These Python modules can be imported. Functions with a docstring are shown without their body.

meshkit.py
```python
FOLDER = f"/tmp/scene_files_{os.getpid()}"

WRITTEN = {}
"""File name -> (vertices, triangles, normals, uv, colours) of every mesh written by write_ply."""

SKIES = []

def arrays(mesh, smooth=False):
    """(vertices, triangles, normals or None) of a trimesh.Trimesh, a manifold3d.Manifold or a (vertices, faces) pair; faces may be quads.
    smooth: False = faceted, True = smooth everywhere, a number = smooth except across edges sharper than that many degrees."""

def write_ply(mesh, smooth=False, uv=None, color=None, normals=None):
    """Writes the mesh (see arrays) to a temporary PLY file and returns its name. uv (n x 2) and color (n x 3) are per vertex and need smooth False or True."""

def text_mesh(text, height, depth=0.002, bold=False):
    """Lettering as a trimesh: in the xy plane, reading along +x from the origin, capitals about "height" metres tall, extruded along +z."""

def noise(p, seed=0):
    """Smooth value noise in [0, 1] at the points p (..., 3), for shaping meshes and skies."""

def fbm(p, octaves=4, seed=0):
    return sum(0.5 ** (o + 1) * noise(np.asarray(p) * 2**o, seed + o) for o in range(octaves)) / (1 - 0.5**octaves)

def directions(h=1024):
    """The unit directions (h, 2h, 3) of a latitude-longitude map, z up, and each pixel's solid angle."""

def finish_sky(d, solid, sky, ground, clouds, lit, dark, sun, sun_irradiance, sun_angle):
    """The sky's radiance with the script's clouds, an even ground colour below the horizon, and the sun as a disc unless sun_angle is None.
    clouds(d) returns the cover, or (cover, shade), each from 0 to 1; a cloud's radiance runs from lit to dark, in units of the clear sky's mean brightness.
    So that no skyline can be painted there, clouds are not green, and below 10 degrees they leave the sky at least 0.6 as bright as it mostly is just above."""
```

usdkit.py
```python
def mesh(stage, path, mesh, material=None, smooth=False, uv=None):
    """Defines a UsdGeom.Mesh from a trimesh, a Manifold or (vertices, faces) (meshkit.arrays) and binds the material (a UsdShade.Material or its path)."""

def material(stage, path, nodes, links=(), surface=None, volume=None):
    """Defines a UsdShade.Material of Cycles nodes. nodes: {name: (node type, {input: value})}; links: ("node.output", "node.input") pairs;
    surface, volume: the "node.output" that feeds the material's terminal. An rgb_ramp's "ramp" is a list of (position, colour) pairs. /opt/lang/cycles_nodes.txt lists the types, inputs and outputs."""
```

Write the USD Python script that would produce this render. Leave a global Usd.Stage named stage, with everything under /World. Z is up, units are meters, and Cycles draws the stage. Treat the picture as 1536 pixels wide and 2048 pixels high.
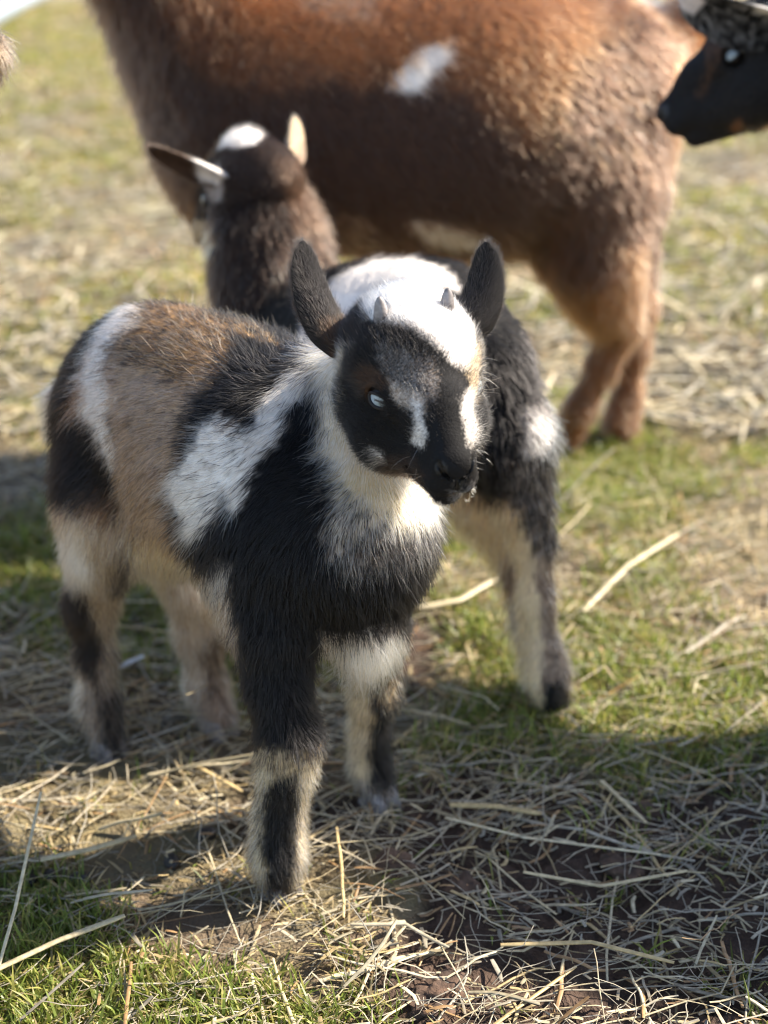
import math, numpy as np, trimesh, shapely, usdkit, meshkit
from scipy import ndimage
from scipy.spatial import cKDTree
from pxr import Usd, UsdGeom, UsdLux, UsdShade, Gf, Sdf, Vt

stage = Usd.Stage.CreateInMemory()
UsdGeom.SetStageUpAxis(stage, 'Z')
UsdGeom.Xform.Define(stage, '/World')

# ------------------------------------------------------------------ camera, sky, sun, exposure
EYE = np.array([0, 0, .575]); PITCH = math.radians(23); FPX = 2840.0
FWD = np.array([0, math.cos(PITCH), -math.sin(PITCH)]); UPV = np.array([0, math.sin(PITCH), math.cos(PITCH)])
cam = UsdGeom.Camera.Define(stage, '/World/camera')
cam.AddTranslateOp().Set(tuple(EYE)); cam.AddRotateXYZOp().Set((90 - math.degrees(PITCH), 0, 0))
cam.CreateHorizontalApertureAttr(36.0); cam.CreateFocalLengthAttr(36.0 * FPX / 1536)
cam.CreateFStopAttr(6.8); cam.CreateFocusDistanceAttr(.785)
cam.CreateExposureAttr(1.6)

SUN = np.array([.955, .30, 0]); SUN /= np.linalg.norm(SUN); SUN_EL = math.radians(40)
SUN = np.array([SUN[0] * math.cos(SUN_EL), SUN[1] * math.cos(SUN_EL), math.sin(SUN_EL)])
sky = UsdLux.DomeLight.Define(stage, '/World/sky')
m = usdkit.material(stage, '/World/Looks/sky_air', {
    's': ('sky_texture', {'sky_type': 'single_scattering', 'sun_disc': False, 'sun_elevation': SUN_EL, 'sun_rotation': math.atan2(SUN[0], SUN[1])}),
    'b': ('background_shader', {'strength': .095})}, [('s.color', 'b.color')], surface='b.background')
UsdShade.MaterialBindingAPI.Apply(sky.GetPrim()).Bind(m)
sun = UsdLux.DistantLight.Define(stage, '/World/sun')
sun.CreateIntensityAttr(1.25); sun.CreateAngleAttr(.5); sun.CreateNormalizeAttr(True); sun.CreateColorAttr((1, .92, .79))
zax = SUN; xax = np.cross([0, 0, 1], zax); xax /= np.linalg.norm(xax); yax = np.cross(zax, xax)
sun.AddTransformOp().Set(Gf.Matrix4d(*xax, 0, *yax, 0, *zax, 0, 0, 0, 0, 1))

# ------------------------------------------------------------------ helpers
rng = np.random.default_rng(7)
USED = {}
def numbered(path):
    n = USED.get(path, 0); USED[path] = n + 1
    return path if n == 0 else f'{path}_{n:03d}'
def tag(prim, label=None, cat=None, group=None, kind=None):
    for k, v in (('label', label), ('category', cat), ('group', group), ('kind', kind)):
        if v: prim.SetCustomDataByKey(k, v)
def ray(u, v):
    d = FWD + np.array([1, 0, 0]) * (u - 768) / FPX + UPV * (1024 - v) / FPX
    return d
def P(u, v, Y):                         # the point seen at photo pixel (u, v) at the distance Y in front
    d = ray(u, v); return EYE + d * (Y / d[1])
def G(u, v, z=0.0):                     # the same, on the ground
    d = ray(u, v); return EYE + d * ((z - EYE[2]) / d[2])
def R(p, px): return px * float((np.asarray(p) - EYE) @ FWD) / FPX
def chart(p):                           # marking chart: where a point of a coat falls on the sheet that the markings are drawn on
    q = np.asarray(p) - EYE; z = q @ FWD
    return np.stack([768 + FPX * q[..., 0] / z, 1024 - FPX * (q @ UPV) / z], -1)
def unit(v):
    v = np.asarray(v, float); return v / np.maximum(np.linalg.norm(v, axis=-1, keepdims=True), 1e-12)
def prim_color(prim, name, col, interp):
    UsdGeom.PrimvarsAPI(prim).CreatePrimvar(name, Sdf.ValueTypeNames.Color3fArray, interp).Set(Vt.Vec3fArray.FromNumpy(np.asarray(col, np.float32)))
def mat(name, nodes, links, surface='p.BSDF'):
    return usdkit.material(stage, '/World/Looks/' + name, nodes, links, surface=surface)
def curves(path, pts, widths, col, material):
    n, k = pts.shape[:2]
    c = UsdGeom.BasisCurves.Define(stage, path)
    c.CreateTypeAttr('linear')
    c.CreatePointsAttr(Vt.Vec3fArray.FromNumpy(pts.reshape(-1, 3).astype(np.float32)))
    c.CreateCurveVertexCountsAttr(Vt.IntArray.FromNumpy(np.full(n, k, np.int32)))
    c.CreateWidthsAttr(Vt.FloatArray.FromNumpy(widths.reshape(-1).astype(np.float32))); c.SetWidthsInterpolation('vertex')
    prim_color(c, 'coat', col, 'uniform')
    UsdShade.MaterialBindingAPI.Apply(c.GetPrim()).Bind(material)
    return c.GetPrim()

M_FUR = mat('fur', {'a': ('attribute', {'attribute': 'coat'}),
    'h': ('principled_hair_bsdf', {'model': 'Chiang', 'parametrization': 'Direct coloring', 'roughness': .36, 'radial_roughness': .55, 'offset': .035, 'ior': 1.31})},
    [('a.color', 'h.color')], 'h.BSDF')
M_SKIN = mat('hide', {'a': ('attribute', {'attribute': 'coat'}), 'n': ('noise_texture', {'scale': 900., 'detail': 3.}), 'tc': ('texture_coordinate', {}),
    'b': ('bump', {'strength': .5, 'distance': .001}), 'w': ('attribute', {'attribute': 'wet'}), 'mr': ('map_range', {'to_min': .75, 'to_max': .42}), 'ms': ('map_range', {'to_min': .12, 'to_max': .28}),
    'p': ('principled_bsdf', {})},
    [('a.color', 'p.base_color'), ('tc.object', 'n.vector'), ('n.fac', 'b.height'), ('b.normal', 'p.normal'), ('w.fac', 'mr.value'), ('w.fac', 'ms.value'), ('mr.result', 'p.roughness'), ('ms.result', 'p.specular_ior_level')])
M_EYE = mat('eyeball', {'a': ('attribute', {'attribute': 'coat'}), 'p': ('principled_bsdf', {'roughness': .25, 'coat_weight': .5, 'coat_roughness': .03})}, [('a.color', 'p.base_color')])
M_HORN = mat('horn_keratin', {'tc': ('texture_coordinate', {}), 'n': ('noise_texture', {'scale': 260., 'detail': 4.}),
    'r': ('rgb_ramp', {'ramp': [(.3, (.10, .085, .08)), (.7, (.27, .24, .23))]}), 'b': ('bump', {'strength': .4, 'distance': .0008}), 'p': ('principled_bsdf', {'roughness': .5})},
    [('tc.object', 'n.vector'), ('n.fac', 'r.fac'), ('r.color', 'p.base_color'), ('n.fac', 'b.height'), ('b.normal', 'p.normal')])
M_LID = mat('eyelid_skin', {'p': ('principled_bsdf', {'base_color': (.010, .007, .006), 'roughness': .55, 'specular_ior_level': .3})}, [])

# coat colours
BLACK = (.006, .0052, .0052); SOOT = (.014, .0115, .0105); DBROWN = (.032, .019, .013); BROWN = (.085, .043, .024); TAN = (.30, .19, .105)
GOLD = (.40, .24, .11); CREAM = (.58, .45, .275); FAWN = (.36, .26, .185); WHITE = (.70, .63, .565); GREY = (.30, .275, .265); GINGER = (.185, .074, .029)
CHOC = (.052, .026, .0165); TAUPE = (.17, .12, .09)

class Body:
    """Skeleton of round cones blended into one skin; every bone also says how the hair on it lies."""
    def __init__(s): s.pr = []; s.cut = []
    def bone(s, a, b, ra, rb, groom=(0, 0, -1), L=.02, lift=.3, tg='body', k=.02):
        s.pr.append((np.asarray(a, float), np.asarray(b, float), ra, rb, k, unit(groom), L, lift, tg))
    def ball(s, a, r, **kw): s.bone(a, a, r, r, **kw)
    def chain(s, pts, **kw):
        for (a, ra), (b, rb) in zip(pts[:-1], pts[1:]): s.bone(a, b, ra, rb, **kw)
    @staticmethod
    def dist(p, pr):
        a, b, ra, rb = pr[:4]
        ba = b - a; l2 = ba @ ba
        if l2 < 1e-10: return np.linalg.norm(p - a, axis=-1) - max(ra, rb)
        pa = p - a
        t = np.clip((pa @ ba) / l2, 0, 1)
        return np.linalg.norm(pa - t[..., None] * ba, axis=-1) - (ra + (rb - ra) * t)
    def mesh(s, h, tags=None):
        prs = [p for p in s.pr if tags is None or p[8] in tags]
        lo = np.min([np.minimum(p[0], p[1]) - max(p[2], p[3]) for p in prs], 0) - .03
        hi = np.max([np.maximum(p[0], p[1]) + max(p[2], p[3]) for p in prs], 0) + .03
        n = np.ceil((hi - lo) / h).astype(int) + 1
        F = np.full(n, .5, np.float32)
        ax = [lo[i] + h * np.arange(n[i]) for i in range(3)]
        def region(p, pad):
            r = max(p[2], p[3]) + pad
            i0 = np.maximum(np.floor((np.minimum(p[0], p[1]) - r - lo) / h).astype(int), 0)
            i1 = np.minimum(np.ceil((np.maximum(p[0], p[1]) + r - lo) / h).astype(int) + 1, n)
            sl = tuple(slice(x, y) for x, y in zip(i0, i1))
            return sl, np.stack(np.meshgrid(*[ax[i][sl[i]] for i in range(3)], indexing='ij'), -1)
        for p in prs:
            sl, q = region(p, p[4] * 2 + .012)
            d, k = s.dist(q, p), p[4]
            f = F[sl]; hh = np.maximum(k - np.abs(f - d), 0) / k
            F[sl] = np.minimum(f, d) - hh * hh * k * .25
        for p in s.cut:
            sl, q = region(p, .012)
            d, k = -s.dist(q, p), p[4]
            f = F[sl]; hh = np.maximum(k - np.abs(f - d), 0) / k
            F[sl] = np.maximum(f, d) + hh * hh * k * .25
        return surface_net(F, lo, h)

def surface_net(F, lo, h):
    S = F < 0
    n = np.array(F.shape) - 1
    cnt = np.zeros(n); acc = np.zeros((*n, 3))
    corner = lambda A, c: A[c[0]:n[0] + c[0], c[1]:n[1] + c[1], c[2]:n[2] + c[2]]
    C = list(np.ndindex(2, 2, 2))
    for a in C:
        for axis in range(3):
            if a[axis] == 0:
                b = list(a); b[axis] = 1
                fa, fb = corner(F, a), corner(F, b)
                x = corner(S, a) != corner(S, b)
                t = np.where(x, fa / np.where(fa == fb, 1, fa - fb), 0)
                for i in range(3): acc[..., i] += np.where(x, a[i] + (t if i == axis else 0), 0)
                cnt += x
    on = cnt > 0
    idx = np.full(n, -1); idx[on] = np.arange(on.sum())
    v = np.argwhere(on) + acc[on] / cnt[on][:, None]
    quads = []
    for axis in range(3):
        o = [i for i in range(3) if i != axis]
        sl0 = [slice(1, -1)] * 3; sl1 = [slice(1, -1)] * 3
        sl0[axis] = slice(0, -1); sl1[axis] = slice(1, None)
        s0, s1 = S[tuple(sl0)], S[tuple(sl1)]
        for flip, mask in ((0, s0 & ~s1), (1, ~s0 & s1)):
            e = np.argwhere(mask); base = e.copy(); base[:, o[0]] += 1; base[:, o[1]] += 1
            def cell(d0, d1):
                c = base.copy(); c[:, o[0]] -= d0; c[:, o[1]] -= d1
                return idx[c[:, 0], c[:, 1], c[:, 2]]
            q = np.stack([cell(0, 0), cell(1, 0), cell(1, 1), cell(0, 1)], 1)
            if (axis == 1) ^ bool(flip): q = q[:, ::-1]
            quads.append(q)
    q = np.vstack(quads); q = q[(q >= 0).all(1)]
    tm = trimesh.Trimesh(lo + v * h, np.vstack([q[:, [0, 1, 2]], q[:, [0, 2, 3]]]), process=False)
    v0 = tm.vertices.copy(); trimesh.smoothing.filter_taubin(tm, iterations=4)
    mv = tm.vertices - v0; ln = np.linalg.norm(mv, axis=1, keepdims=True)
    tm.vertices = v0 + np.nan_to_num(mv) * np.minimum(1, .5 * h / np.maximum(ln, 1e-12))
    return tm

def sheet_ear(base, tip, width, cup_dir, cup=.35, bend=(0, 0, 0), n=22, mcount=13, thick=.0018):
    """A leaf-shaped, cupped ear with thickness: front and back skins joined at the rim. cup_dir: the way its hollow faces."""
    base, tip = np.asarray(base, float), np.asarray(tip, float)
    ax = tip - base; cup_dir = unit(cup_dir - unit(ax) * (np.asarray(cup_dir) @ unit(ax)))
    side = unit(np.cross(ax, cup_dir))
    t = np.linspace(0, 1, n); s = np.linspace(-1, 1, mcount)
    w = width * np.interp(t, [0, .12, .32, .55, .78, .9, .96, 1], [.6, .85, 1, .9, .7, .52, .36, .10])
    c = base + t[:, None] * ax + (4 * t * (1 - t))[:, None] * np.asarray(bend)
    roll = cup * (1.7 - 1.0 * t)
    ang = s[None] * roll[:, None] * 1.5
    rad = w[:, None] / (roll[:, None] * 1.5)
    front = c[:, None] + side * (rad * np.sin(ang))[..., None] - cup_dir * (rad * np.cos(ang) - rad)[..., None] * -1
    th = thick * (1 - .5 * np.abs(s))[None] * (1.5 - .9 * t)[:, None]
    back = front - cup_dir * th[..., None] * 2
    v = np.vstack([front.reshape(-1, 3), back.reshape(-1, 3)])
    N = n * mcount; i, j = np.meshgrid(np.arange(n - 1), np.arange(mcount - 1), indexing='ij')
    a = (i * mcount + j).ravel(); q = np.stack([a, a + 1, a + mcount + 1, a + mcount], 1)
    f = [q, q[:, ::-1] + N]
    rim = [k * mcount for k in range(n)] + [(n - 1) * mcount + k for k in range(1, mcount)] + [k * mcount + mcount - 1 for k in range(n - 2, -1, -1)] + [k for k in range(mcount - 2, 0, -1)]
    rim = np.array(rim); nx = np.roll(rim, -1)
    f.append(np.stack([rim, rim + N, nx + N, nx], 1)[:, ::-1])
    q = np.vstack(f)
    tm = trimesh.Trimesh(v, np.vstack([q[:, [0, 1, 2]], q[:, [0, 2, 3]]]), process=False)
    tm.fix_normals()
    return tm

WOB = 60.0                               # how fine the edges of the patches wander
def paint(p, tags, marks, default, rnd, soft_scale=1.0):
    """Coat colour of each root: marks are (tags, outline on the chart, colours with weights, raggedness), later ones on top."""
    uv0 = chart(p)
    wob = np.stack([meshkit.fbm(p * WOB + 3.1, 3, 5), meshkit.fbm(p * WOB + 9.7, 3, 6)], -1) - .5
    def pick(colours, n):
        cs = np.array([c[0] for c in colours]); ws = np.array([c[1] for c in colours], float); ws /= ws.sum()
        return cs[rnd.choice(len(cs), n, p=ws)]
    out = np.zeros_like(p)
    for t in np.unique(tags):
        s = tags == t
        out[s] = pick(default.get(t, default['body']), s.sum())
    for tg, poly, colours, soft in marks:
        s = np.isin(tags, tg)
        if not s.any(): continue
        uv = uv0[s] + wob[s] * soft * 3.0 + rnd.normal(0, soft * .45 * soft_scale, (s.sum(), 2))
        pg = shapely.Polygon(poly).buffer(0); x0, y0, x1, y1 = pg.bounds
        hit = (uv[:, 0] > x0) & (uv[:, 0] < x1) & (uv[:, 1] > y0) & (uv[:, 1] < y1)
        hit[hit] = shapely.contains_xy(pg, uv[hit])
        w = np.flatnonzero(s)[hit]
        out[w] = pick(colours, len(w))
    return out

def sample(tm, n, rnd, weight=None):
    area = tm.area_faces * (1 if weight is None else weight)
    f = rnd.choice(len(area), n, p=area / area.sum())
    b = rnd.random((n, 2)); fl = b.sum(1) > 1; b[fl] = 1 - b[fl]
    b = np.c_[1 - b.sum(1), b]
    tri = tm.faces[f]
    return (tm.vertices[tri] * b[..., None]).sum(1), unit((tm.vertex_normals[tri] * b[..., None]).sum(1))

def field(p, prs):
    """Blended groom, hair length, lift and the nearest bone's tag at points p."""
    g = np.zeros_like(p); L = np.zeros(len(p)); li = np.zeros(len(p)); W = np.zeros(len(p)) + 1e-12
    best = np.full(len(p), 9.); ti = np.zeros(len(p), int)
    for i, pr in enumerate(prs):
        d = Body.dist(p, pr)
        w = np.exp(-np.clip(d, -.01, None) / .006)
        g += w[:, None] * pr[5]; L += w * pr[6]; li += w * pr[7]; W += w
        up = d < best; best[up] = d[up]; ti[up] = i
    return g, L / W, li / W, np.array([pr[8] for pr in prs])[ti]

def strands(p, nrm, g, L, lift, rnd, width, k=5, clump=.45, per=18, jitter=.22, grav=.25, swirl=.9):
    n = len(p)
    sw = np.stack([meshkit.noise(p * 28 + o, 3) for o in (0., 17.3, 41.9)], -1) - .5
    g = unit(g) + sw * swirl
    gt = unit(g - nrm * (g * nrm).sum(1, keepdims=True))
    L = L * rnd.uniform(.65, 1.2, n)
    j = rnd.normal(0, jitter, (n, 3))
    d0 = unit(gt + nrm * (lift * 2.2)[:, None] + j)
    d1 = unit(gt + nrm * (lift * .7)[:, None] + j * 1.3 + np.array([0, 0, -grav]))
    t = np.linspace(0, 1, k)
    pts = p[:, None] - nrm[:, None] * .0012 + L[:, None, None] * (d0[:, None] * (t - t * t / 2)[None, :, None] + d1[:, None] * (t * t / 2)[None, :, None])
    c = rnd.choice(n, max(n // per, 1), replace=False)
    _, near = cKDTree(p[c]).query(p)
    to = pts[c][near] - pts
    far = np.linalg.norm(to[:, -1], axis=1); ok = np.clip(1.3 - far / (L * .8 + 1e-6), 0, 1) * rnd.uniform(.4, 1, n)
    pts = pts + to * (clump * ok)[:, None, None] * (t ** 1.4)[None, :, None]
    w = width * np.clip(L / .014, .6, 1.1)[:, None] * rnd.uniform(.7, 1.25, n)[:, None] * np.interp(t, [0, .6, 1], [1, .8, .15])[None]
    return pts, w

def dress(root, skins, marks, default, n_hair, width, seed, bald=(), clump=.45, per=18, jitter=.22, ears=(), keep_off=(), swirl=.9):
    """Body mesh with the coat's colours, and the hair that grows on it. skins: [(mesh, bones)]; ears: [(mesh, groom, length, lift, tag)]."""
    rnd = np.random.default_rng(seed)
    _v, cols, hp, hn, hg, hL, hl, ht, hw = [], [], [], [], [], [], [], [], []
    total = sum(t.area for t, *_ in skins) + sum(e[0].area for e in ears)
    V, Fc, off, wet = [], [], 0, []
    for tm, prs, dens, ws in skins:
        _, _, _, tg = field(tm.vertices, prs)
        wet.append(np.isin(tg, bald)); V.append(tm.vertices); Fc.append(tm.faces + off); off += len(tm.vertices)
        cols.append(np.mean([paint(tm.vertices, tg, marks, default, rnd, 1.0) for _ in range(7)], 0))
        p, nr = sample(tm, int(n_hair * dens * tm.area / total), rnd)
        g, L, li, tg = field(p, prs)
        ok = (~np.isin(tg, bald)) & (p[:, 2] > .004) & (L > .0012)
        if len(keep_off): ok &= cKDTree(keep_off).query(p)[0] > .0062
        for lst, x in ((hp, p), (hn, nr), (hg, g), (hL, L), (hl, li), (ht, tg), (hw, np.full(len(p), ws))): lst.append(x[ok])
    body = trimesh.Trimesh(np.vstack(V), np.vstack(Fc), process=False)
    me = usdkit.mesh(stage, root + '/body', body, M_SKIN, smooth=True)
    prim_color(me, 'coat', np.vstack(cols), 'vertex'); prim_color(me, 'wet', np.repeat(np.concatenate(wet)[:, None] * 1.0, 3, 1), 'vertex')
    for i, (tm, groom, L, li, tg) in enumerate(ears):
        e = usdkit.mesh(stage, numbered(root + '/ear'), tm, M_SKIN, smooth=True)
        t = np.full(len(tm.vertices), tg)
        prim_color(e, 'coat', np.mean([paint(tm.vertices, t, marks, default, rnd, 1.0) for _ in range(7)], 0), 'vertex')
        p, nr = sample(tm, int(4.5 * n_hair * tm.area / total), rnd)
        for lst, x in ((hp, p), (hn, nr), (hg, np.broadcast_to(groom, p.shape)), (hL, np.full(len(p), L)), (hl, np.full(len(p), li)), (ht, np.full(len(p), tg)), (hw, np.full(len(p), .55))): lst.append(x)
    hp, hn, hg, hL, hl, ht, hw = (np.concatenate(x) for x in (hp, hn, hg, hL, hl, ht, hw))
    pts, w = strands(hp, hn, hg, hL, hl, rnd, width * hw[:, None], clump=clump, per=per, jitter=jitter, swirl=swirl)
    col = paint(hp, ht, marks, default, rnd) * rnd.uniform(.75, 1.2, (len(hp), 1))
    pr = curves(root + '/coat', pts, w, np.clip(col, 0, .86), M_FUR)
    tag(pr, kind='stuff')

def eye_parts(root, c, out, along, r, pale=(.25, .29, .31), lid=True, squint=.64):
    """Eyeball with a pale iris and a level slit pupil, and the dark rim of the lids. out: the way it looks; along: from inner to outer corner."""
    out, along = unit(out), unit(along); along = unit(along - out * (along @ out)); up = np.cross(out, along)
    if up[2] < 0: up = -up
    s = trimesh.creation.icosphere(4, 1.0)
    v = s.vertices
    x, y, z = v @ np.array([1, 0, 0]), v @ np.array([0, 1, 0]), v @ np.array([0, 0, 1])
    col = np.where(((np.abs(x) < .40) & (np.abs(y - .06 + .25 * x * x) < .085) & (z > 0))[:, None], [[.008, .01, .015]], [pale])
    col = np.where((np.hypot(x / .95, y / (squint + .06)) > 1)[:, None], [[.012, .008, .007]], col)
    s.vertices = c + r * (x[:, None] * along + y[:, None] * up + z[:, None] * out)
    if np.linalg.det(np.stack([along, up, out])) < 0: s.invert()
    e = usdkit.mesh(stage, numbered(root + '/eye'), s, M_EYE, smooth=True); prim_color(e, 'coat', col, 'vertex')
    if lid:
        squint *= 1.0
        a = np.linspace(0, 2 * np.pi, 40, endpoint=False); b = np.linspace(0, 2 * np.pi, 10, endpoint=False)
        ring = lambda kx, ky, kz: np.stack([kx * np.cos(a), ky * np.sin(a), kz + 0 * a], 1)
        cen = np.stack([.98 * np.cos(a), squint * np.sin(a), np.sqrt(np.maximum(1.10 - np.cos(a) ** 2 * .94 - (squint * np.sin(a)) ** 2, .02))], 1)
        rad = np.stack([np.cos(a), np.sin(a), 0 * a], 1)
        P3 = cen[:, None] + .16 * (np.cos(b)[None, :, None] * rad[:, None] + np.sin(b)[None, :, None] * np.array([0, 0, 1.]))
        vv = (c + r * (P3[..., 0:1] * along + P3[..., 1:2] * up + P3[..., 2:3] * out)).reshape(-1, 3)
        i, j = np.meshgrid(np.arange(40), np.arange(10), indexing='ij')
        q = np.stack([i * 10 + j, ((i + 1) % 40) * 10 + j, ((i + 1) % 40) * 10 + (j + 1) % 10, i * 10 + (j + 1) % 10], -1).reshape(-1, 4)
        t = trimesh.Trimesh(vv, np.vstack([q[:, [0, 1, 2]], q[:, [0, 2, 3]]]), process=False); t.fix_normals()
        usdkit.mesh(stage, numbered(root + '/eyelid'), t, M_LID, smooth=True)

def head_frame(yaw, pitch, roll=0.0):
    """Axes of a head: muzzle, its left side (image right when it faces us), crown."""
    y, p, r = map(math.radians, (yaw, pitch, roll))
    f = np.array([math.sin(y) * math.cos(p), -math.cos(y) * math.cos(p), -math.sin(p)])
    l = np.array([math.cos(y), math.sin(y), 0]); d = np.cross(f, l)
    return f, l * math.cos(r) + d * math.sin(r), d * math.cos(r) - l * math.sin(r)

def goat_head(b, C, fr, s, L=.006, sf=1.0, sl=1.0, eye=(.030, .0335, -.002)):
    """Bones of a goat's head of scale s about the cranium's centre C."""
    f, l, d = fr
    q = lambda x, y, z: C + s * (x * sf * f + y * sl * l + z * d)
    k = .010 * s
    H = dict(tg='head', L=L, lift=.16, k=k)
    b.ball(q(-.004, 0, 0), .036 * s, groom=-f + .1 * d, **{**H, 'k': .018 * s})
    b.ball(q(.016, 0, .008), .0325 * s, groom=-f + .3 * d, **H)
    b.ball(q(-.02, 0, -.008), .034 * s, groom=-f - .5 * d, **H)
    b.bone(q(.02, 0, .006), q(.062, 0, .004), .0275 * s, .0165 * s, groom=-f, **H)
    b.bone(q(.062, 0, .004), q(.096, 0, -.004), .0165 * s, .0105 * s, groom=-f, **{**H, 'L': L * .6})
    for sg in (-1, 1):
        b.bone(q(.018, sg * .022, .010), q(.04, sg * .022, .006), .0165 * s, .0115 * s, groom=-f + sg * .4 * l, **H)
        b.bone(q(.000, sg * .020, -.024), q(.03, sg * .0185, -.026), .0255 * s, .0218 * s, groom=-f - .3 * d, **{**H, 'L': L * 1.3})
        b.bone(q(.03, sg * .0165, -.025), q(.074, sg * .007, -.020), .0225 * s, .0105 * s, groom=-f - .2 * d, **H)
        b.bone(q(.078, sg * .0072, -.011), q(.096, sg * .0062, -.015), .0110 * s, .0092 * s, groom=-f, **{**H, 'L': L * .45, 'k': .006 * s})
        b.ball(q(.100, sg * .0050, -.003), .0058 * s, groom=-f, **{**H, 'L': 0, 'tg': 'nose', 'k': .005 * s})
    b.bone(q(.101, 0, -.003), q(.101, 0, -.012), .0052 * s, .0050 * s, groom=-f, **{**H, 'L': 0, 'tg': 'nose', 'k': .005 * s})
    b.bone(q(.05, 0, -.030), q(.087, 0, -.0285), .015 * s, .0088 * s, groom=-f - .4 * d, **{**H, 'L': L * .9, 'k': .005 * s})
    for sg in (-1, 1):        # eye sockets, nostrils, the line of the mouth
        c = q(eye[0], sg * eye[1], eye[2]); b.cut.append((c, c, .0078 * s, .0078 * s, .004 * s))
        nx = .0995 + .0053 / sf; nn = [q(nx - .0030, sg * .0098 / sl, .0006), q(nx, sg * .0060 / sl, -.0048), q(nx + .0006, sg * .0016 / sl, -.0082)]
        for a0, a1 in zip(nn[:-1], nn[1:]): b.cut.append((a0, a1, .0017 * s, .0015 * s, .0012 * s))
        ms = [q(.1055, 0, -.0215), q(.099, sg * .0110, -.0235), q(.088, sg * .0160, -.0245), q(.068, sg * .0215, -.0225)]
        for a0, a1 in zip(ms[:-1], ms[1:]): b.cut.append((a0, a1, .0016 * s, .0014 * s, .002 * s))
    b.cut.append((q(.0995 + .0070 / sf, 0, -.008), q(.0985 + .0072 / sf, 0, -.021), .0011 * s, .0011 * s, .0015 * s))
    return q

def horn(root, base, tip, r):
    base, tip = np.asarray(base), np.asarray(tip)
    L = np.linalg.norm(tip - base)
    prof = np.array([[0, 0], [r, 0], [r * .93, L * .3], [r * .75, L * .6], [r * .5, L * .85], [r * .25, L * .96], [0, L]])
    t = trimesh.creation.revolve(prof, sections=20)
    t.apply_transform(trimesh.geometry.align_vectors([0, 0, 1], tip - base)); t.apply_translation(base)
    usdkit.mesh(stage, numbered(root + '/horn'), t, M_HORN, smooth=60)

def hoof(root, c, heading, r, h):
    """Two claws with a cleft, toes forward."""
    hd = unit([heading[0], heading[1], 0]); sd = np.array([hd[1], -hd[0], 0]); out = []
    for sg in (-1, 1):
        pts = []
        for z, fw, wd in ((0, 1.25, 1.0), (h * .5, 1.0, .92), (h, .65, .8)):
            for a in np.linspace(0, 2 * np.pi, 14, endpoint=False):
                x, y = math.cos(a), math.sin(a)
                pts.append(hd * (r * fw * (x if x > 0 else x * .8)) + sd * (sg * r * .52 + y * r * .48 * wd) + np.array([0, 0, z]))
        out.append(trimesh.Trimesh(np.array(pts) + np.array([c[0], c[1], .001])).convex_hull)
    usdkit.mesh(stage, numbered(root + '/hoof'), trimesh.util.concatenate(out), M_HORN, smooth=50)

def goat(name, label, group=None):
    x = UsdGeom.Xform.Define(stage, numbered('/World/' + name)); tag(x.GetPrim(), label, 'goat', group)
    return str(x.GetPath())

def J(u, v, Y, r):
    p = P(u, v, Y); return (p, R(p, r))
NHAIR = [230000, 50000, 150000, 32000, 14000]
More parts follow.
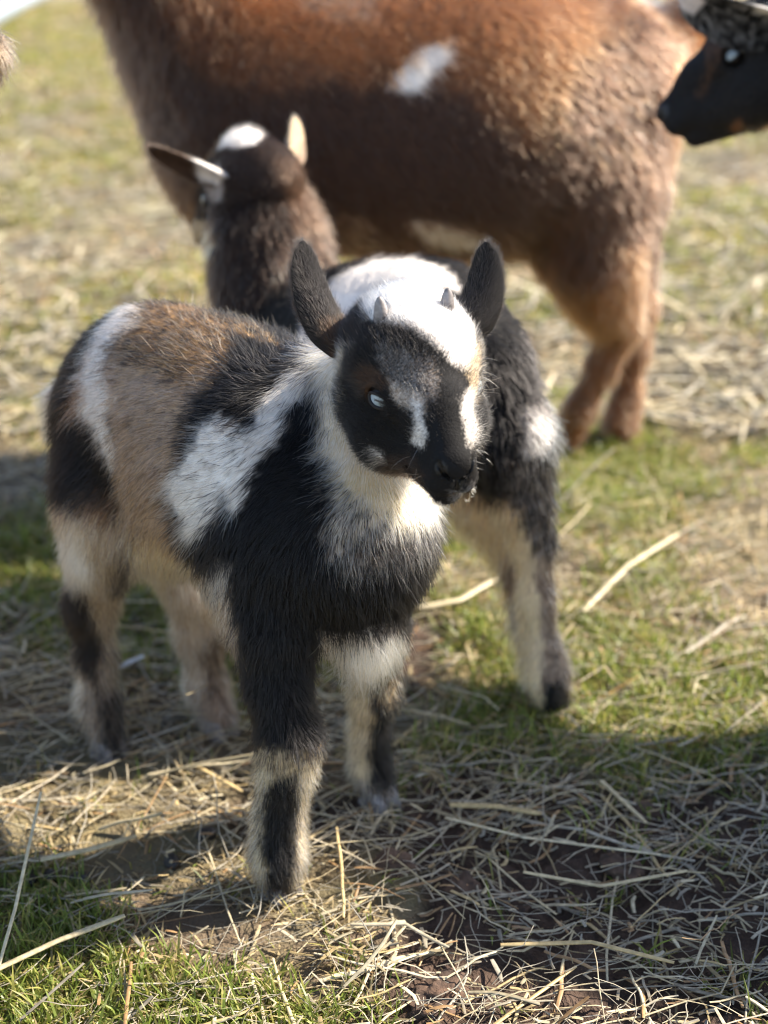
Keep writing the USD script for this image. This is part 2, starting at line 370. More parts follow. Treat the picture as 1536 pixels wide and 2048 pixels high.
# ------------------------------------------------------------------ the ground
def lumps(x, y):
    p = np.stack([x, y, 0 * x], -1)
    h = (meshkit.fbm(p * 7, 3, 1) - .5) * .016 + (meshkit.fbm(p * 34, 3, 2) - .5) * .011
    w = mudness(x, y)
    h += w * ((meshkit.fbm(p * 75, 3, 4) - .5) * .016 - .004)
    near = np.clip((4 - np.hypot(x, y - .8)) / 3, 0, 1)
    for q in (G(558, 1782), G(757, 1608), G(217, 1508), G(438, 1466), G(1105, 1428), G(1075, 1400)):
        h = h * (1 - np.exp(-((x - q[0]) ** 2 + (y - q[1]) ** 2) / .03 ** 2))
    return h * near
def mudness(x, y):
    """Bare trodden mud: one patch low at the right of the kid, others by chance."""
    p = np.stack([x, y, 0 * x], -1)
    n = meshkit.fbm(p * 5.5, 3, 8)
    a = np.exp(-(((x - .10) / .13) ** 2 + ((y - .665) / .075) ** 2)) * .60 + np.exp(-(((x - .02) / .12) ** 2 + ((y - .56) / .03) ** 2)) * .35
    a += np.exp(-(((x + .10) / .10) ** 2 + ((y - .82) / .05) ** 2)) * .3 + np.exp(-(((x - .22) / .20) ** 2 + ((y - .80) / .10) ** 2)) * .34 + np.exp(-(((x - .06) / .06) ** 2 + ((y - .76) / .05) ** 2)) * .3
    return np.clip((n + a - .62) / .16, 0, 1)
gx = np.concatenate([-np.geomspace(.75, 160, 46)[::-1], np.linspace(-.745, .745, 300), np.geomspace(.75, 160, 46)])
gy = np.concatenate([-np.geomspace(.3, 160, 30)[::-1] + .35, np.linspace(.06, 1.75, 340), np.geomspace(1.755, 220, 90)])
X, Yg = np.meshgrid(gx, gy, indexing='ij')
HZ = lumps(X, Yg)
gv = np.stack([X, Yg, HZ], -1).reshape(-1, 3)
i, j = np.meshgrid(np.arange(len(gx) - 1), np.arange(len(gy) - 1), indexing='ij')
a = (i * len(gy) + j).ravel(); q = np.stack([a, a + len(gy), a + len(gy) + 1, a + 1], 1)
M_SOIL = mat('soil', {'g': ('geometry', {}), 'n1': ('noise_texture', {'scale': 3.2, 'detail': 6., 'roughness': .65}), 'n2': ('noise_texture', {'scale': 60., 'detail': 5., 'roughness': .7}),
    'n3': ('noise_texture', {'scale': 420., 'detail': 4.}), 'mud': ('attribute', {'attribute': 'mud'}),
    'r1': ('rgb_ramp', {'ramp': [(.30, (.085, .06, .042)), (.42, (.17, .125, .08)), (.55, (.22, .19, .10)), (.68, (.38, .31, .20))]}),
    'r2': ('rgb_ramp', {'ramp': [(.3, (.035, .022, .016)), (.55, (.075, .047, .033)), (.75, (.125, .082, .058))]}),
    'mx': ('mix', {}), 'v': ('mix', {'mix_type': 'overlay', 'fac': .55}), 'ma': ('math', {'math_type': 'add'}), 'b': ('bump', {'strength': .8, 'distance': .004}),
    'p': ('principled_bsdf', {'roughness': .85, 'specular_ior_level': .25})},
    [('g.position', 'n1.vector'), ('g.position', 'n2.vector'), ('g.position', 'n3.vector'), ('n1.fac', 'r1.fac'), ('n2.fac', 'r2.fac'), ('mud.fac', 'mx.fac'), ('r1.color', 'mx.color1'), ('r2.color', 'mx.color2'),
     ('mx.color', 'v.color1'), ('n2.color', 'v.color2'), ('mx.color', 'p.base_color'), ('n2.fac', 'ma.value1'), ('n3.fac', 'ma.value2'), ('ma.value', 'b.height'), ('b.normal', 'p.normal')])
gm = usdkit.mesh(stage, '/World/ground', trimesh.Trimesh(gv, np.vstack([q[:, [0, 1, 2]], q[:, [0, 2, 3]]]), process=False), M_SOIL, smooth=True)
mu = mudness(gv[:, 0], gv[:, 1]); mu = np.where(gv[:, 1] < 2.2, np.maximum(mu, .35), mu)
prim_color(gm, 'mud', np.repeat(mu[:, None], 3, 1), 'vertex')
tag(gm.GetPrim(), kind='structure')
def ground_z(x, y):
    c = [np.atleast_1d(np.interp(np.asarray(v, float), a, np.arange(len(a)))) for v, a in ((x, gx), (y, gy))]
    z = ndimage.map_coordinates(HZ, c, order=1); return z if np.ndim(x) else float(z[0])

# ------------------------------------------------------------------ grass
M_GRASS = mat('grass_blade', {'a': ('attribute', {'attribute': 'coat'}), 'p': ('principled_bsdf', {'roughness': .42, 'specular_ior_level': .45}), 't': ('translucent_bsdf', {}), 'mx': ('mix_closure', {'fac': .5})},
    [('a.color', 'p.base_color'), ('a.color', 't.color'), ('p.BSDF', 'mx.closure1'), ('t.BSDF', 'mx.closure2')], 'mx.closure')
def green_patch(x, y):
    p = np.stack([x, y, 0 * x], -1)
    return meshkit.fbm(p * 4.2 + 5, 3, 21) + .30 * np.exp(-(((x + .17) / .24) ** 2 + ((y - .60) / .13) ** 2))
def blades(x, y, L, wid, green, r, k=4):
    """Curved grass blades as ribbons; green: the share of living ones at each place."""
    n = len(x); o = np.stack([x, y, ground_z(x, y) - .002], 1)
    az = r.uniform(0, 2 * np.pi, n); h = np.stack([np.cos(az), np.sin(az), 0 * az], 1); s = np.stack([-h[:, 1], h[:, 0], 0 * az], 1)
    tw = r.uniform(-.7, .7, n)[:, None]; s = s * np.cos(tw) + np.array([0, 0, 1.]) * np.sin(tw)
    isg = r.random(n) < green
    e0 = r.uniform(.05, .9, n) + np.where(isg, 0, .55); cv = r.uniform(.2, 1.5, n)
    t = np.linspace(0, 1, k); ang = e0[:, None] + cv[:, None] * t[None]
    st = (np.sin(ang)[..., None] * h[:, None] + np.cos(ang)[..., None] * np.array([0, 0, 1.])) * (L / (k - 1))[:, None, None]
    c = o[:, None] + np.concatenate([np.zeros((n, 1, 3)), np.cumsum(st[:, :-1], 1)], 1)
    w = wid[:, None] * np.interp(t, [0, .3, .7, 1], [.8, 1, .75, .06])[None]
    v = np.concatenate([c + s[:, None] * w[..., None] / 2, c - s[:, None] * w[..., None] / 2], 1)
    f = np.array([[m_, m_ + 1, k + m_ + 1] for m_ in range(k - 1)] + [[m_, k + m_ + 1, k + m_] for m_ in range(k - 1)])
    F = (f[None] + (np.arange(n) * 2 * k)[:, None, None]).reshape(-1, 3)
    gc = np.array([.17, .225, .045]) * r.uniform(.55, 1.4, (n, 1)); yl = r.random(n) < .32; gc[yl] = np.array([.30, .30, .085]) * r.uniform(.7, 1.25, (yl.sum(), 1))
    col = np.where(isg[:, None], gc, np.array([.52, .43, .25]) * r.uniform(.5, 1.25, (n, 1)))
    col = col[:, None] * (1 + t[None, :, None] * np.array([.28, .15, 0]))
    return v.reshape(-1, 3), F, np.concatenate([col, col], 1).reshape(-1, 3)
r = np.random.default_rng(31)
n = 36000                                  # tufts close by
x, y = r.uniform(-1, 1, n), r.uniform(.38, 1.75, n); x = x * (.28 + .34 * y)
gp = green_patch(x, y); keep = r.random(n) < np.clip((gp - .39) / .16, .08, 1) * (1 - .93 * mudness(x, y))
x, y, gp = x[keep], y[keep], gp[keep]
per = 12; sc = r.uniform(.7, 1.25, len(x))
bx, by = (np.repeat(v, per) + r.normal(0, .006, len(v) * per) for v in (x, y))
G1 = blades(bx, by, r.uniform(.009, .025, len(bx)) * np.repeat(sc, per), r.uniform(.0009, .0020, len(bx)), np.repeat(np.clip(.08 + (gp - .38) / .26, .08, .72), per), r)
n = 12000                                  # coarser clumps farther off
y2 = 1.6 + (r.random(n) ** 1.5) * 8; x2 = r.uniform(-1, 1, n) * (.42 + .34 * y2)
gp2 = green_patch(x2, y2); keep = r.random(n) < np.clip((gp2 - .38) / .2, .1, 1); x2, y2, gp2 = x2[keep], y2[keep], gp2[keep]
per = 14; bx, by = (np.repeat(v, per) + r.normal(0, .035, len(v) * per) for v in (x2, y2))
G2 = blades(bx, by, r.uniform(.012, .035, len(bx)) * (.5 + by * .12), r.uniform(.004, .008, len(bx)) * (.6 + by * .12), np.repeat(np.clip(.06 + (gp2 - .40) / .22, .05, .78), per), r, 3)
gv_ = np.vstack([G1[0], G2[0]]); gf_ = np.vstack([G1[1], G2[1] + len(G1[0])])
gr = usdkit.mesh(stage, '/World/grass', trimesh.Trimesh(gv_, gf_, process=False), M_GRASS); prim_color(gr, 'coat', np.vstack([G1[2], G2[2] * np.array([1.15, 1.02, 1.0])]), 'vertex')
tag(gr.GetPrim(), 'short green and dry grass growing in clumps over the trodden ground', 'grass', kind='stuff')

# ------------------------------------------------------------------ straw and hay
M_STRAW = mat('straw', {'a': ('attribute', {'attribute': 'coat'}), 'g': ('geometry', {}), 'n': ('noise_texture', {'scale': 260., 'detail': 3.}), 'r': ('rgb_ramp', {'ramp': [(.3, (.62, .6, .58)), (.65, (1, 1, 1))]}),
    'm': ('mix', {'mix_type': 'multiply', 'fac': 1.}), 'p': ('principled_bsdf', {'roughness': .45, 'specular_ior_level': .5}), 't': ('translucent_bsdf', {}), 'mx': ('mix_closure', {'fac': .15})},
    [('g.position', 'n.vector'), ('n.fac', 'r.fac'), ('a.color', 'm.color1'), ('r.color', 'm.color2'), ('m.color', 'p.base_color'), ('m.color', 't.color'), ('p.BSDF', 'mx.closure1'), ('t.BSDF', 'mx.closure2')], 'mx.closure')
def stalk(path, wid, flat, r, sides=6):
    """A straw along the path (k x 3): a flattened tube, open and split at the ends."""
    t = unit(np.gradient(path, axis=0)); a = unit(np.cross(t, [0, 0, 1.])); b = np.cross(a, t)
    ang = np.arange(sides) * 2 * np.pi / sides + r.uniform(0, 1)
    k = len(path); w = wid * np.interp(np.linspace(0, 1, k), [0, .1, .9, 1], [.85, 1, .95, .7]) * r.uniform(.92, 1.08, k)
    v = (path[:, None] + (w / 2)[:, None, None] * (np.cos(ang)[None, :, None] * a[:, None] + flat * np.sin(ang)[None, :, None] * b[:, None])).reshape(-1, 3)
    i, j = np.meshgrid(np.arange(k - 1), np.arange(sides), indexing='ij')
    q = np.stack([i * sides + j, i * sides + (j + 1) % sides, (i + 1) * sides + (j + 1) % sides, (i + 1) * sides + j], -1).reshape(-1, 4)
    f = np.vstack([q[:, [0, 1, 2]], q[:, [0, 2, 3]], [[0, m_ + 1, m_] for m_ in range(1, sides - 1)], [[(k - 1) * sides, (k - 1) * sides + m_, (k - 1) * sides + m_ + 1] for m_ in range(1, sides - 1)]])
    return v, f
STRAWC = np.array([[.62, .51, .31], [.70, .60, .40], [.54, .46, .33], [.44, .39, .30], [.46, .28, .13], [.60, .45, .22]])
def straw_path(r, x, y, L, curl, k=7):
    az = r.uniform(0, 2 * np.pi) if r.random() < .6 else r.normal(.15, .5)
    s = np.linspace(-.5, .5, k) * L
    bend = np.cumsum(r.normal(0, curl, k)) ; 
    if r.random() < .3: bend += np.where(np.arange(k) > r.integers(1, k - 1), r.normal(0, .7), 0)
    d = np.stack([np.cos(az + bend), np.sin(az + bend)], 1) * L / (k - 1)
    xy = np.array([x, y]) + np.cumsum(d, 0) - d.sum(0) / 2
    tilt = r.normal(0, .05) if r.random() < .85 else r.uniform(.1, .45)
    z = ground_z(xy[:, 0], xy[:, 1]); z = z.max() * .5 + z * .5 + r.uniform(.001, .011) + np.abs(s - s[0]) * tilt * (1 if tilt > 0 else -.4)
    return np.c_[xy, z]
r = np.random.default_rng(77)
big, hayV, hayF, hayC, off = [], [], [], [], 0
def straw_density(x, y):
    p = np.stack([x, y, 0 * x], -1)
    return meshkit.fbm(p * 5 + 40, 3, 33) + .28 * np.exp(-(((x - .2) / .22) ** 2 + ((y - .83) / .12) ** 2)) + .15 * np.exp(-(((x + .15) / .2) ** 2 + ((y - .88) / .14) ** 2)) - .30 * np.exp(-(((x + .16) / .24) ** 2 + ((y - .60) / .13) ** 2))
def hay_add(path, w, flat, col, sides):
    global off
    v, f = stalk(path, w, flat, r, sides); hayV.append(v); hayF.append(f + off); hayC.append(np.repeat(col[None], len(v), 0)); off += len(v)
dx, dy = np.linspace(-1, 1, 120), np.linspace(.3, 1.8, 100)
DEN = straw_density(*np.meshgrid(dx, dy, indexing='ij'))
den = lambda x, y: float(ndimage.map_coordinates(DEN, [[np.interp(x, dx, np.arange(120))], [np.interp(y, dy, np.arange(100))]], order=1)[0])
cand = 0
while cand < 2800:
    y = r.uniform(.40, 1.7); x = r.uniform(-1, 1) * (.22 + .36 * y)
    if r.random() > np.clip((den(x, y) - .36) / .3, .05, 1): continue
    cand += 1
    L = np.clip(r.lognormal(-3.15, .55), .015, .15); w = r.lognormal(-6.72, .40) * (1.2 if L > .06 else 1)
    col = STRAWC[r.choice(6, p=[.26, .2, .2, .2, .06, .08])] * r.uniform(.7, 1.15)
    pth = straw_path(r, x, y, L, .06)
    inview = abs(x) < .27 * math.hypot(y, .5) + .02 and .55 < y < 1.45
    if L > .040 and inview and len(big) < 285: big.append((pth, w * 1.1, r.uniform(.3, .8), col))
    else: hay_add(pth, w, r.uniform(.25, .7), col, 5)
for _ in range(5500):                      # thin curling dead grass
    y = r.uniform(.42, 1.6); x = r.uniform(-1, 1) * (.20 + .36 * y)
    if r.random() > np.clip((den(np.clip(x, -1, 1), y) - .22) / .3, .15, 1): continue
    L = r.uniform(.015, .07); col = STRAWC[r.choice([0, 2, 3, 3])] * r.uniform(.5, 1.1)
    hay_add(straw_path(r, x, y, L, .28, 6), r.uniform(.0005, .0011), .5, col, 3)
for _ in range(9000):                      # chaff: short flat bits and split leaves
    y = r.uniform(.42, 1.7); x = r.uniform(-1, 1) * (.20 + .36 * y)
    if r.random() > np.clip((den(np.clip(x, -1, 1), y) - .30) / .3, .06, 1): continue
    L = r.uniform(.004, .020) if r.random() < .8 else r.uniform(.02, .05)
    hay_add(straw_path(r, x, y, L, .10, 4), r.uniform(.0012, .0036), .18, STRAWC[r.choice(6)] * r.uniform(.45, 1.1), 4)
fx, fy = np.linspace(-4, 4, 160), np.linspace(1.5, 9.2, 160); FAR = meshkit.fbm(np.stack([*np.meshgrid(fx * 1.6 + 9, fy * 1.6, indexing='ij'), np.zeros((160, 160))], -1), 3, 61)
for _ in range(15000):                      # farther off
    y = 1.6 + r.random() ** 1.6 * 7.5; x = r.uniform(-1, 1) * (.40 + .34 * y)
    if r.random() > np.clip((FAR[int(np.clip((x + 4) / 8 * 159, 0, 159)), int(np.clip((y - 1.5) / 7.7 * 159, 0, 159))] + .3 * np.clip(x / y / .25, 0, 1) - .31) / .2, .25, 1): continue
    L = r.uniform(.04, .13); col = STRAWC[r.choice(4)] * r.uniform(.55, 1.2)
    hay_add(straw_path(r, x, y, L, .06, 3), r.uniform(.003, .008) * (1 + .12 * y), .4, np.minimum(col, .75), 3)
hm = usdkit.mesh(stage, '/World/hay', trimesh.Trimesh(np.vstack(hayV), np.vstack(hayF), process=False), M_STRAW, smooth=True); prim_color(hm, 'coat', np.vstack(hayC), 'vertex')
tag(hm.GetPrim(), 'loose hay and short broken straw strewn over the whole ground', 'hay', kind='stuff')
def lay(path, w, flat, col, label, group=None):
    v, f = stalk(path, w, flat, r, 8)
    me = usdkit.mesh(stage, numbered('/World/straw_stalk'), trimesh.Trimesh(v, f, process=False), M_STRAW, smooth=True); prim_color(me, 'coat', np.repeat(np.asarray(col)[None], len(v), 0), 'vertex')
    tag(me.GetPrim(), label, 'straw', group)
for pts, wpx, rise, col, label in (
    ([(-30, 1985), (120, 1925), (255, 1890)], 15, (.012, .016, .022), 0, 'thick pale straw stalk at the lower left corner, lying among green grass'),
    ([(-20, 2010), (40, 1900), (100, 1745)], 8, (.004, .03, .062), 1, 'long thin straw stalk leaning up steeply at the lower left edge'),
    ([(85, 1750), (180, 1735), (275, 1702)], 14, (.012, .014, .012), 0, 'broad pale straw stalk left of the front hoof, beside dark pellets'),
    ([(900, 1634), (990, 1642), (1082, 1652)], 14, (.010, .012, .010), 5, 'stout golden straw stalk lying level right of the back foreleg'),
    ([(1045, 1780), (1200, 1798), (1370, 1783)], 9, (.014, .010, .016), 0, 'long bowed straw stalk lying across dark mud at the lower right'),
    ([(1000, 1922), (1180, 1922), (1345, 1958)], 11, (.012, .014, .012), 5, 'longest straw stalk near the bottom edge, lying over bare mud'),
    ([(1165, 1245), (1255, 1165), (1355, 1090)], 13, (.012, .018, .012), 1, 'blurred bright straw stalk slanting on sunlit grass right of the hind leg'),
    ([(840, 1240), (920, 1228), (1000, 1180)], 14, (.012, .014, .014), 1, 'blurred bent straw stalk on sunlit grass below the kid\'s chin'),
    ([(236, 1362), (290, 1346)], 12, (.012, .016), None, 'short bluish white stalk between the hind legs of the front kid'),
    ([(385, 1555), (485, 1612)], 10, (.012, .012), 5, 'orange brown straw stalk slanting towards the nearest foreleg'),
    ([(1200, 1590), (1290, 1670)], 10, (.012, .010), 0, 'pale straw stalk slanting over the dark mud at the right'),
    ([(890, 1660), (1050, 1700), (1320, 1735)], 7, (.010, .010, .010), 1, 'thin light straw stalk running right across the mud patch')):
    g = np.array([G(*p) for p in pts]); n = 9
    tt = np.linspace(0, len(g) - 1, n)
    pth = np.stack([np.interp(tt, np.arange(len(g)), np.r_[g[:, k]]) for k in range(3)], 1)
    pth[:, 2] = np.interp(tt, np.arange(len(g)), rise)
    lay(pth, R(g[0], wpx), .55, np.array([.72, .74, .78]) if col is None else STRAWC[col] * 1.08, label)
for pth, w, fl, col in big:
    u_, v_ = chart(pth.mean(0))
    where = ('on the grass at the lower left, nearer than the front hoof' if u_ < 480 else 'just below the front hoof, towards the bottom edge' if u_ < 800 else 'at the lower right, nearer than the front hoof') if v_ > 1790 else \
            ('on the ground left of the nearest foreleg' if u_ < 520 else 'on the shaded mud right of the nearest foreleg') if v_ > 1480 else \
            ('on the ground behind and beside the front kid\'s hind legs' if u_ < 560 else 'on the ground around the hind leg of the second kid')
    lay(pth, w, fl, col, 'dry loose straw stalk ' + where, 'loose straw stalks ' + where)

# ------------------------------------------------------------------ droppings and clods
M_DUNG = mat('dung', {'g': ('geometry', {}), 'n': ('noise_texture', {'scale': 300., 'detail': 3.}), 'b': ('bump', {'strength': .4, 'distance': .001}), 'p': ('principled_bsdf', {'base_color': (.018, .014, .012), 'roughness': .5})},
    [('g.position', 'n.vector'), ('n.fac', 'b.height'), ('b.normal', 'p.normal')])
M_CLOD = mat('earth_clod', {'g': ('geometry', {}), 'n': ('noise_texture', {'scale': 120., 'detail': 5.}), 'rr': ('rgb_ramp', {'ramp': [(.35, (.05, .03, .02)), (.7, (.14, .08, .05))]}), 'b': ('bump', {'strength': .9, 'distance': .004}), 'p': ('principled_bsdf', {'roughness': .9})},
    [('g.position', 'n.vector'), ('n.fac', 'rr.fac'), ('rr.color', 'p.base_color'), ('n.fac', 'b.height'), ('b.normal', 'p.normal')])
def lump(name, uv, rad, squash, m_, label, cat, amp, seed, group=None):
    s = trimesh.creation.icosphere(3, 1.0); v = s.vertices
    v = v * (1 + amp * (meshkit.fbm(v * 1.6 + seed * 7.3, 3, seed) - .5)[:, None]) * np.array(squash) * rad
    c, sn = math.cos(seed * 1.7), math.sin(seed * 1.7); v = v @ np.array([[c, sn, 0], [-sn, c, 0], [0, 0, 1]])
    g = G(*uv); s.vertices = v + np.array([g[0], g[1], float(ground_z(g[0], g[1])) + rad * squash[2] * .55])
    me = usdkit.mesh(stage, numbered('/World/' + name), s, m_, smooth=True); tag(me.GetPrim(), label, cat, group)
for k, (uv, lab) in enumerate((((100, 1752), 'middle one of three small black goat droppings at the left'), ((160, 1757), 'right one of three small black goat droppings at the left'),
        ((60, 1756), 'left one of three small black goat droppings at the left'), ((415, 1682), 'single black goat dropping in the shade close left of the nearest foreleg'),
        ((345, 1730), 'single black goat dropping in the shade farther left of the nearest foreleg'))):
    lump('dropping', uv, .0058, (1.25, .9, .85), M_DUNG, lab, 'dropping', .25, k + 1, 'goat droppings in the grass')
for uv, rad, lab in (((785, 1752), .011, 'reddish brown earth clod on the mud right of the front hoof'), ((1020, 1788), .011, 'dark brown earth clod in the middle of the mud patch'),
                     ((925, 1770), .012, 'flat dark earth clod left of the middle clod in the mud'), ((1240, 1735), .012, 'reddish earth clod at the right side of the mud patch'), ((880, 1990), .015, 'crumbly earth clod at the bottom edge')):
    lump('earth_clod', uv, rad, (1.2, .95, .55), M_CLOD, lab, 'clod', 1.5, int(uv[0]) % 50)

# ------------------------------------------------------------------ things around
M_PIPE = mat('pale_plastic', {'g': ('geometry', {}), 'n': ('noise_texture', {'scale': 9., 'detail': 4.}), 'rr': ('rgb_ramp', {'ramp': [(.3, (.20, .25, .31)), (.7, (.30, .35, .42))]}), 'p': ('principled_bsdf', {'roughness': .4})},
    [('g.position', 'n.vector'), ('n.fac', 'rr.fac'), ('rr.color', 'p.base_color')])
p0, p1 = G(-60, 75), G(100, -10)
pipe = trimesh.creation.annulus(r_min=.047, r_max=.054, height=1, sections=40)
dv = p1 - p0; ln = np.linalg.norm(dv); mid = (p0 + p1) / 2 + np.array([0, 0, .053])
pipe.apply_scale([1, 1, max(ln, 1.2)]); pipe.apply_transform(trimesh.geometry.align_vectors([0, 0, 1], dv / ln)); pipe.apply_translation(mid)
tag(usdkit.mesh(stage, '/World/plastic_pipe', pipe, M_PIPE, smooth=40).GetPrim(), 'blurred pale blue plastic pipe lying on the far grass at the upper left', 'pipe')
# ------------------------------------------------------------------ the black and white kid in front
root = goat('goat_kid', 'black, white and tan kid with two horn buds, standing in front of all others')
hoofs = [G(558, 1782), G(757, 1608), G(217, 1508), G(438, 1466)]
fore, hind = (hoofs[0] + hoofs[1]) / 2, (hoofs[2] + hoofs[3]) / 2
hdA = unit(fore - hind); rtA = np.array([hdA[1], -hdA[0], 0])
def MA(u, v, r, off=0.0):               # joint on the kid's plane of symmetry, or off metres to its right
    o = fore + rtA * off; d = ray(u, v); t = ((o - EYE) @ rtA) / (d @ rtA); p = EYE + d * t
    return (p, R(p, r))
A = Body()
back = -hdA * .8 + np.array([0, 0, -.6]); dn = np.array([0, 0, -1.])
T = dict(k=.035, tg='body')
A.chain([MA(245, 785, 118), MA(340, 805, 156), MA(430, 870, 210), MA(550, 945, 222)], groom=back, L=.0125, lift=.16, **T)
A.chain([MA(550, 945, 222), MA(655, 1020, 178)], groom=back + .3 * dn, L=.015, lift=.2, **T)
A.ball(MA(290, 725, 88)[0], MA(290, 725, 88)[1], groom=back, L=.010, lift=.14, **T)
A.bone(*[MA(690, 1090, 148)[0], MA(640, 1130, 140)[0]], MA(690, 1090, 148)[1], MA(640, 1130, 140)[1], groom=dn * .9 + hdA * .3, L=.015, lift=.22, **T)
A.ball(*MA(708, 1065, 110), groom=dn, L=.015, lift=.2, **T)
A.ball(*MA(330, 1020, 105, .03), groom=dn + back * .3, L=.022, lift=.3, **T)
A.chain([J(640, 890, .81, 150), J(735, 810, .795, 105), J(795, 745, .785, 72)], groom=dn * .9 + np.array([.1, -.15, 0]), L=.018, lift=.25, tg='neck', k=.03)
A.chain([J(765, 830, .785, 66), J(742, 1000, .765, 74)], groom=dn + np.array([.05, -.1, 0]), L=.024, lift=.25, tg='neck', k=.03)
A.ball(*J(728, 1262, .755, 46), groom=dn + hdA * .1, L=.036, lift=.25, tg='tuft', k=.03)
# forelegs
LG = dict(tg='leg', k=.016, L=.0105, lift=.32, groom=dn)
Y0, Y1, Y2, Y3 = (float(h[1]) for h in hoofs)
A.chain([J(520, 1060, .775, 122), J(545, 1240, .752, 72)], **{**LG, 'k': .03, 'L': .016})
A.chain([J(545, 1240, .752, 72), J(555, 1370, .742, 53), J(580, 1478, .733, 52)], **LG)
A.chain([J(580, 1478, .733, 54), J(572, 1545, .736, 43), J(560, 1625, .738, 37), J(556, 1705, .736, 43), J(558, 1757, Y0, 37)], **{**LG, 'L': .011, 'lift': .42})
A.chain([J(735, 1130, .80, 104), J(750, 1260, .812, 55), J(748, 1385, .822, 40)], **LG)
A.chain([J(748, 1385, .822, 40), J(738, 1460, .832, 28), J(740, 1530, .836, 30), J(757, 1585, Y1, 31)], **{**LG, 'L': .011, 'lift': .42})
# hind legs
A.chain([J(220, 850, .885, 90), J(228, 990, .865, 84), J(208, 1095, .872, 60)], **{**LG, 'k': .03, 'L': .019, 'groom': dn + back * .4})
A.chain([J(208, 1095, .872, 60), J(182, 1205, .905, 40), J(190, 1310, .908, 29), J(196, 1400, .905, 31), J(217, 1484, Y2, 31)], **{**LG, 'L': .014})
A.chain([J(330, 1040, .92, 80), J(385, 1155, .915, 54), J(400, 1265, .94, 37), J(412, 1370, .945, 29), J(438, 1445, Y3, 31)], **{**LG, 'L': .014})
A.chain([MA(225, 720, 30), J(128, 800, .95, 18), J(112, 850, .955, 14)], groom=dn + back, L=.02, lift=.3, tg='tail', k=.02)
bodyA = A.mesh(.0034)
# head
HA = Body(); CA = P(818, 718, .745); frA = head_frame(15, 18, 4)
qA = goat_head(HA, CA, frA, 1.0, sf=.88, sl=.75, L=.0075, eye=(.040, .0310, .004))
HA.ball(qA(-.002, 0, .013), .0235, groom=frA[2] * .6 + frA[0] * .6, L=.017, lift=.6, tg='poll', k=.012)
headA = HA.mesh(.0009)
f, l, d = frA
earsA = [(sheet_ear(qA(-.010, -.032, .002), P(604, 482, .80), .0155, -FWD + np.array([.35, 0, .1]), cup=.6, bend=np.array([-.006, 0, -.006])), unit(P(604, 482, .80) - qA(-.01, -.03, 0)), .0065, .3, 'ear'),
         (sheet_ear(qA(-.012, .032, .004), P(974, 484, .80), .0165, -FWD + np.array([-.35, 0, .1]), cup=.6, bend=np.array([.006, 0, -.006])), unit(P(974, 484, .80) - qA(-.01, .03, 0)), .0065, .3, 'ear')]
hornA = [qA(.012, sg * .0225, .026) for sg in (-1, 1)]
hornT = [p0 + .021 * unit(d * .95 - f * .25 + sg * l * .08) for p0, sg in zip(hornA, (-1, 1))]
for p0, p1 in zip(hornA, hornT): horn(root, p0 - .004 * d, p1, .0056)
bl = [(BLACK, 1)]; wh = [(WHITE, 1)]
griz = [(BLACK, .34), (GOLD, .40), (BROWN, .14), (DBROWN, .12)]
agou = [((.34, .235, .16), .45), (TAUPE, .3), (DBROWN, .15), (GOLD, .1)]
creamy = [(CREAM, .6), (FAWN, .34), (TAUPE, .06)]; mixw = [(WHITE, .55), (GREY, .25), (BLACK, .2)]
B_, N_, L_, H_, E_ = ('body', 'leg', 'tail'), ('neck', 'body'), ('leg', 'tuft'), ('head', 'poll', 'nose'), ('ear',)
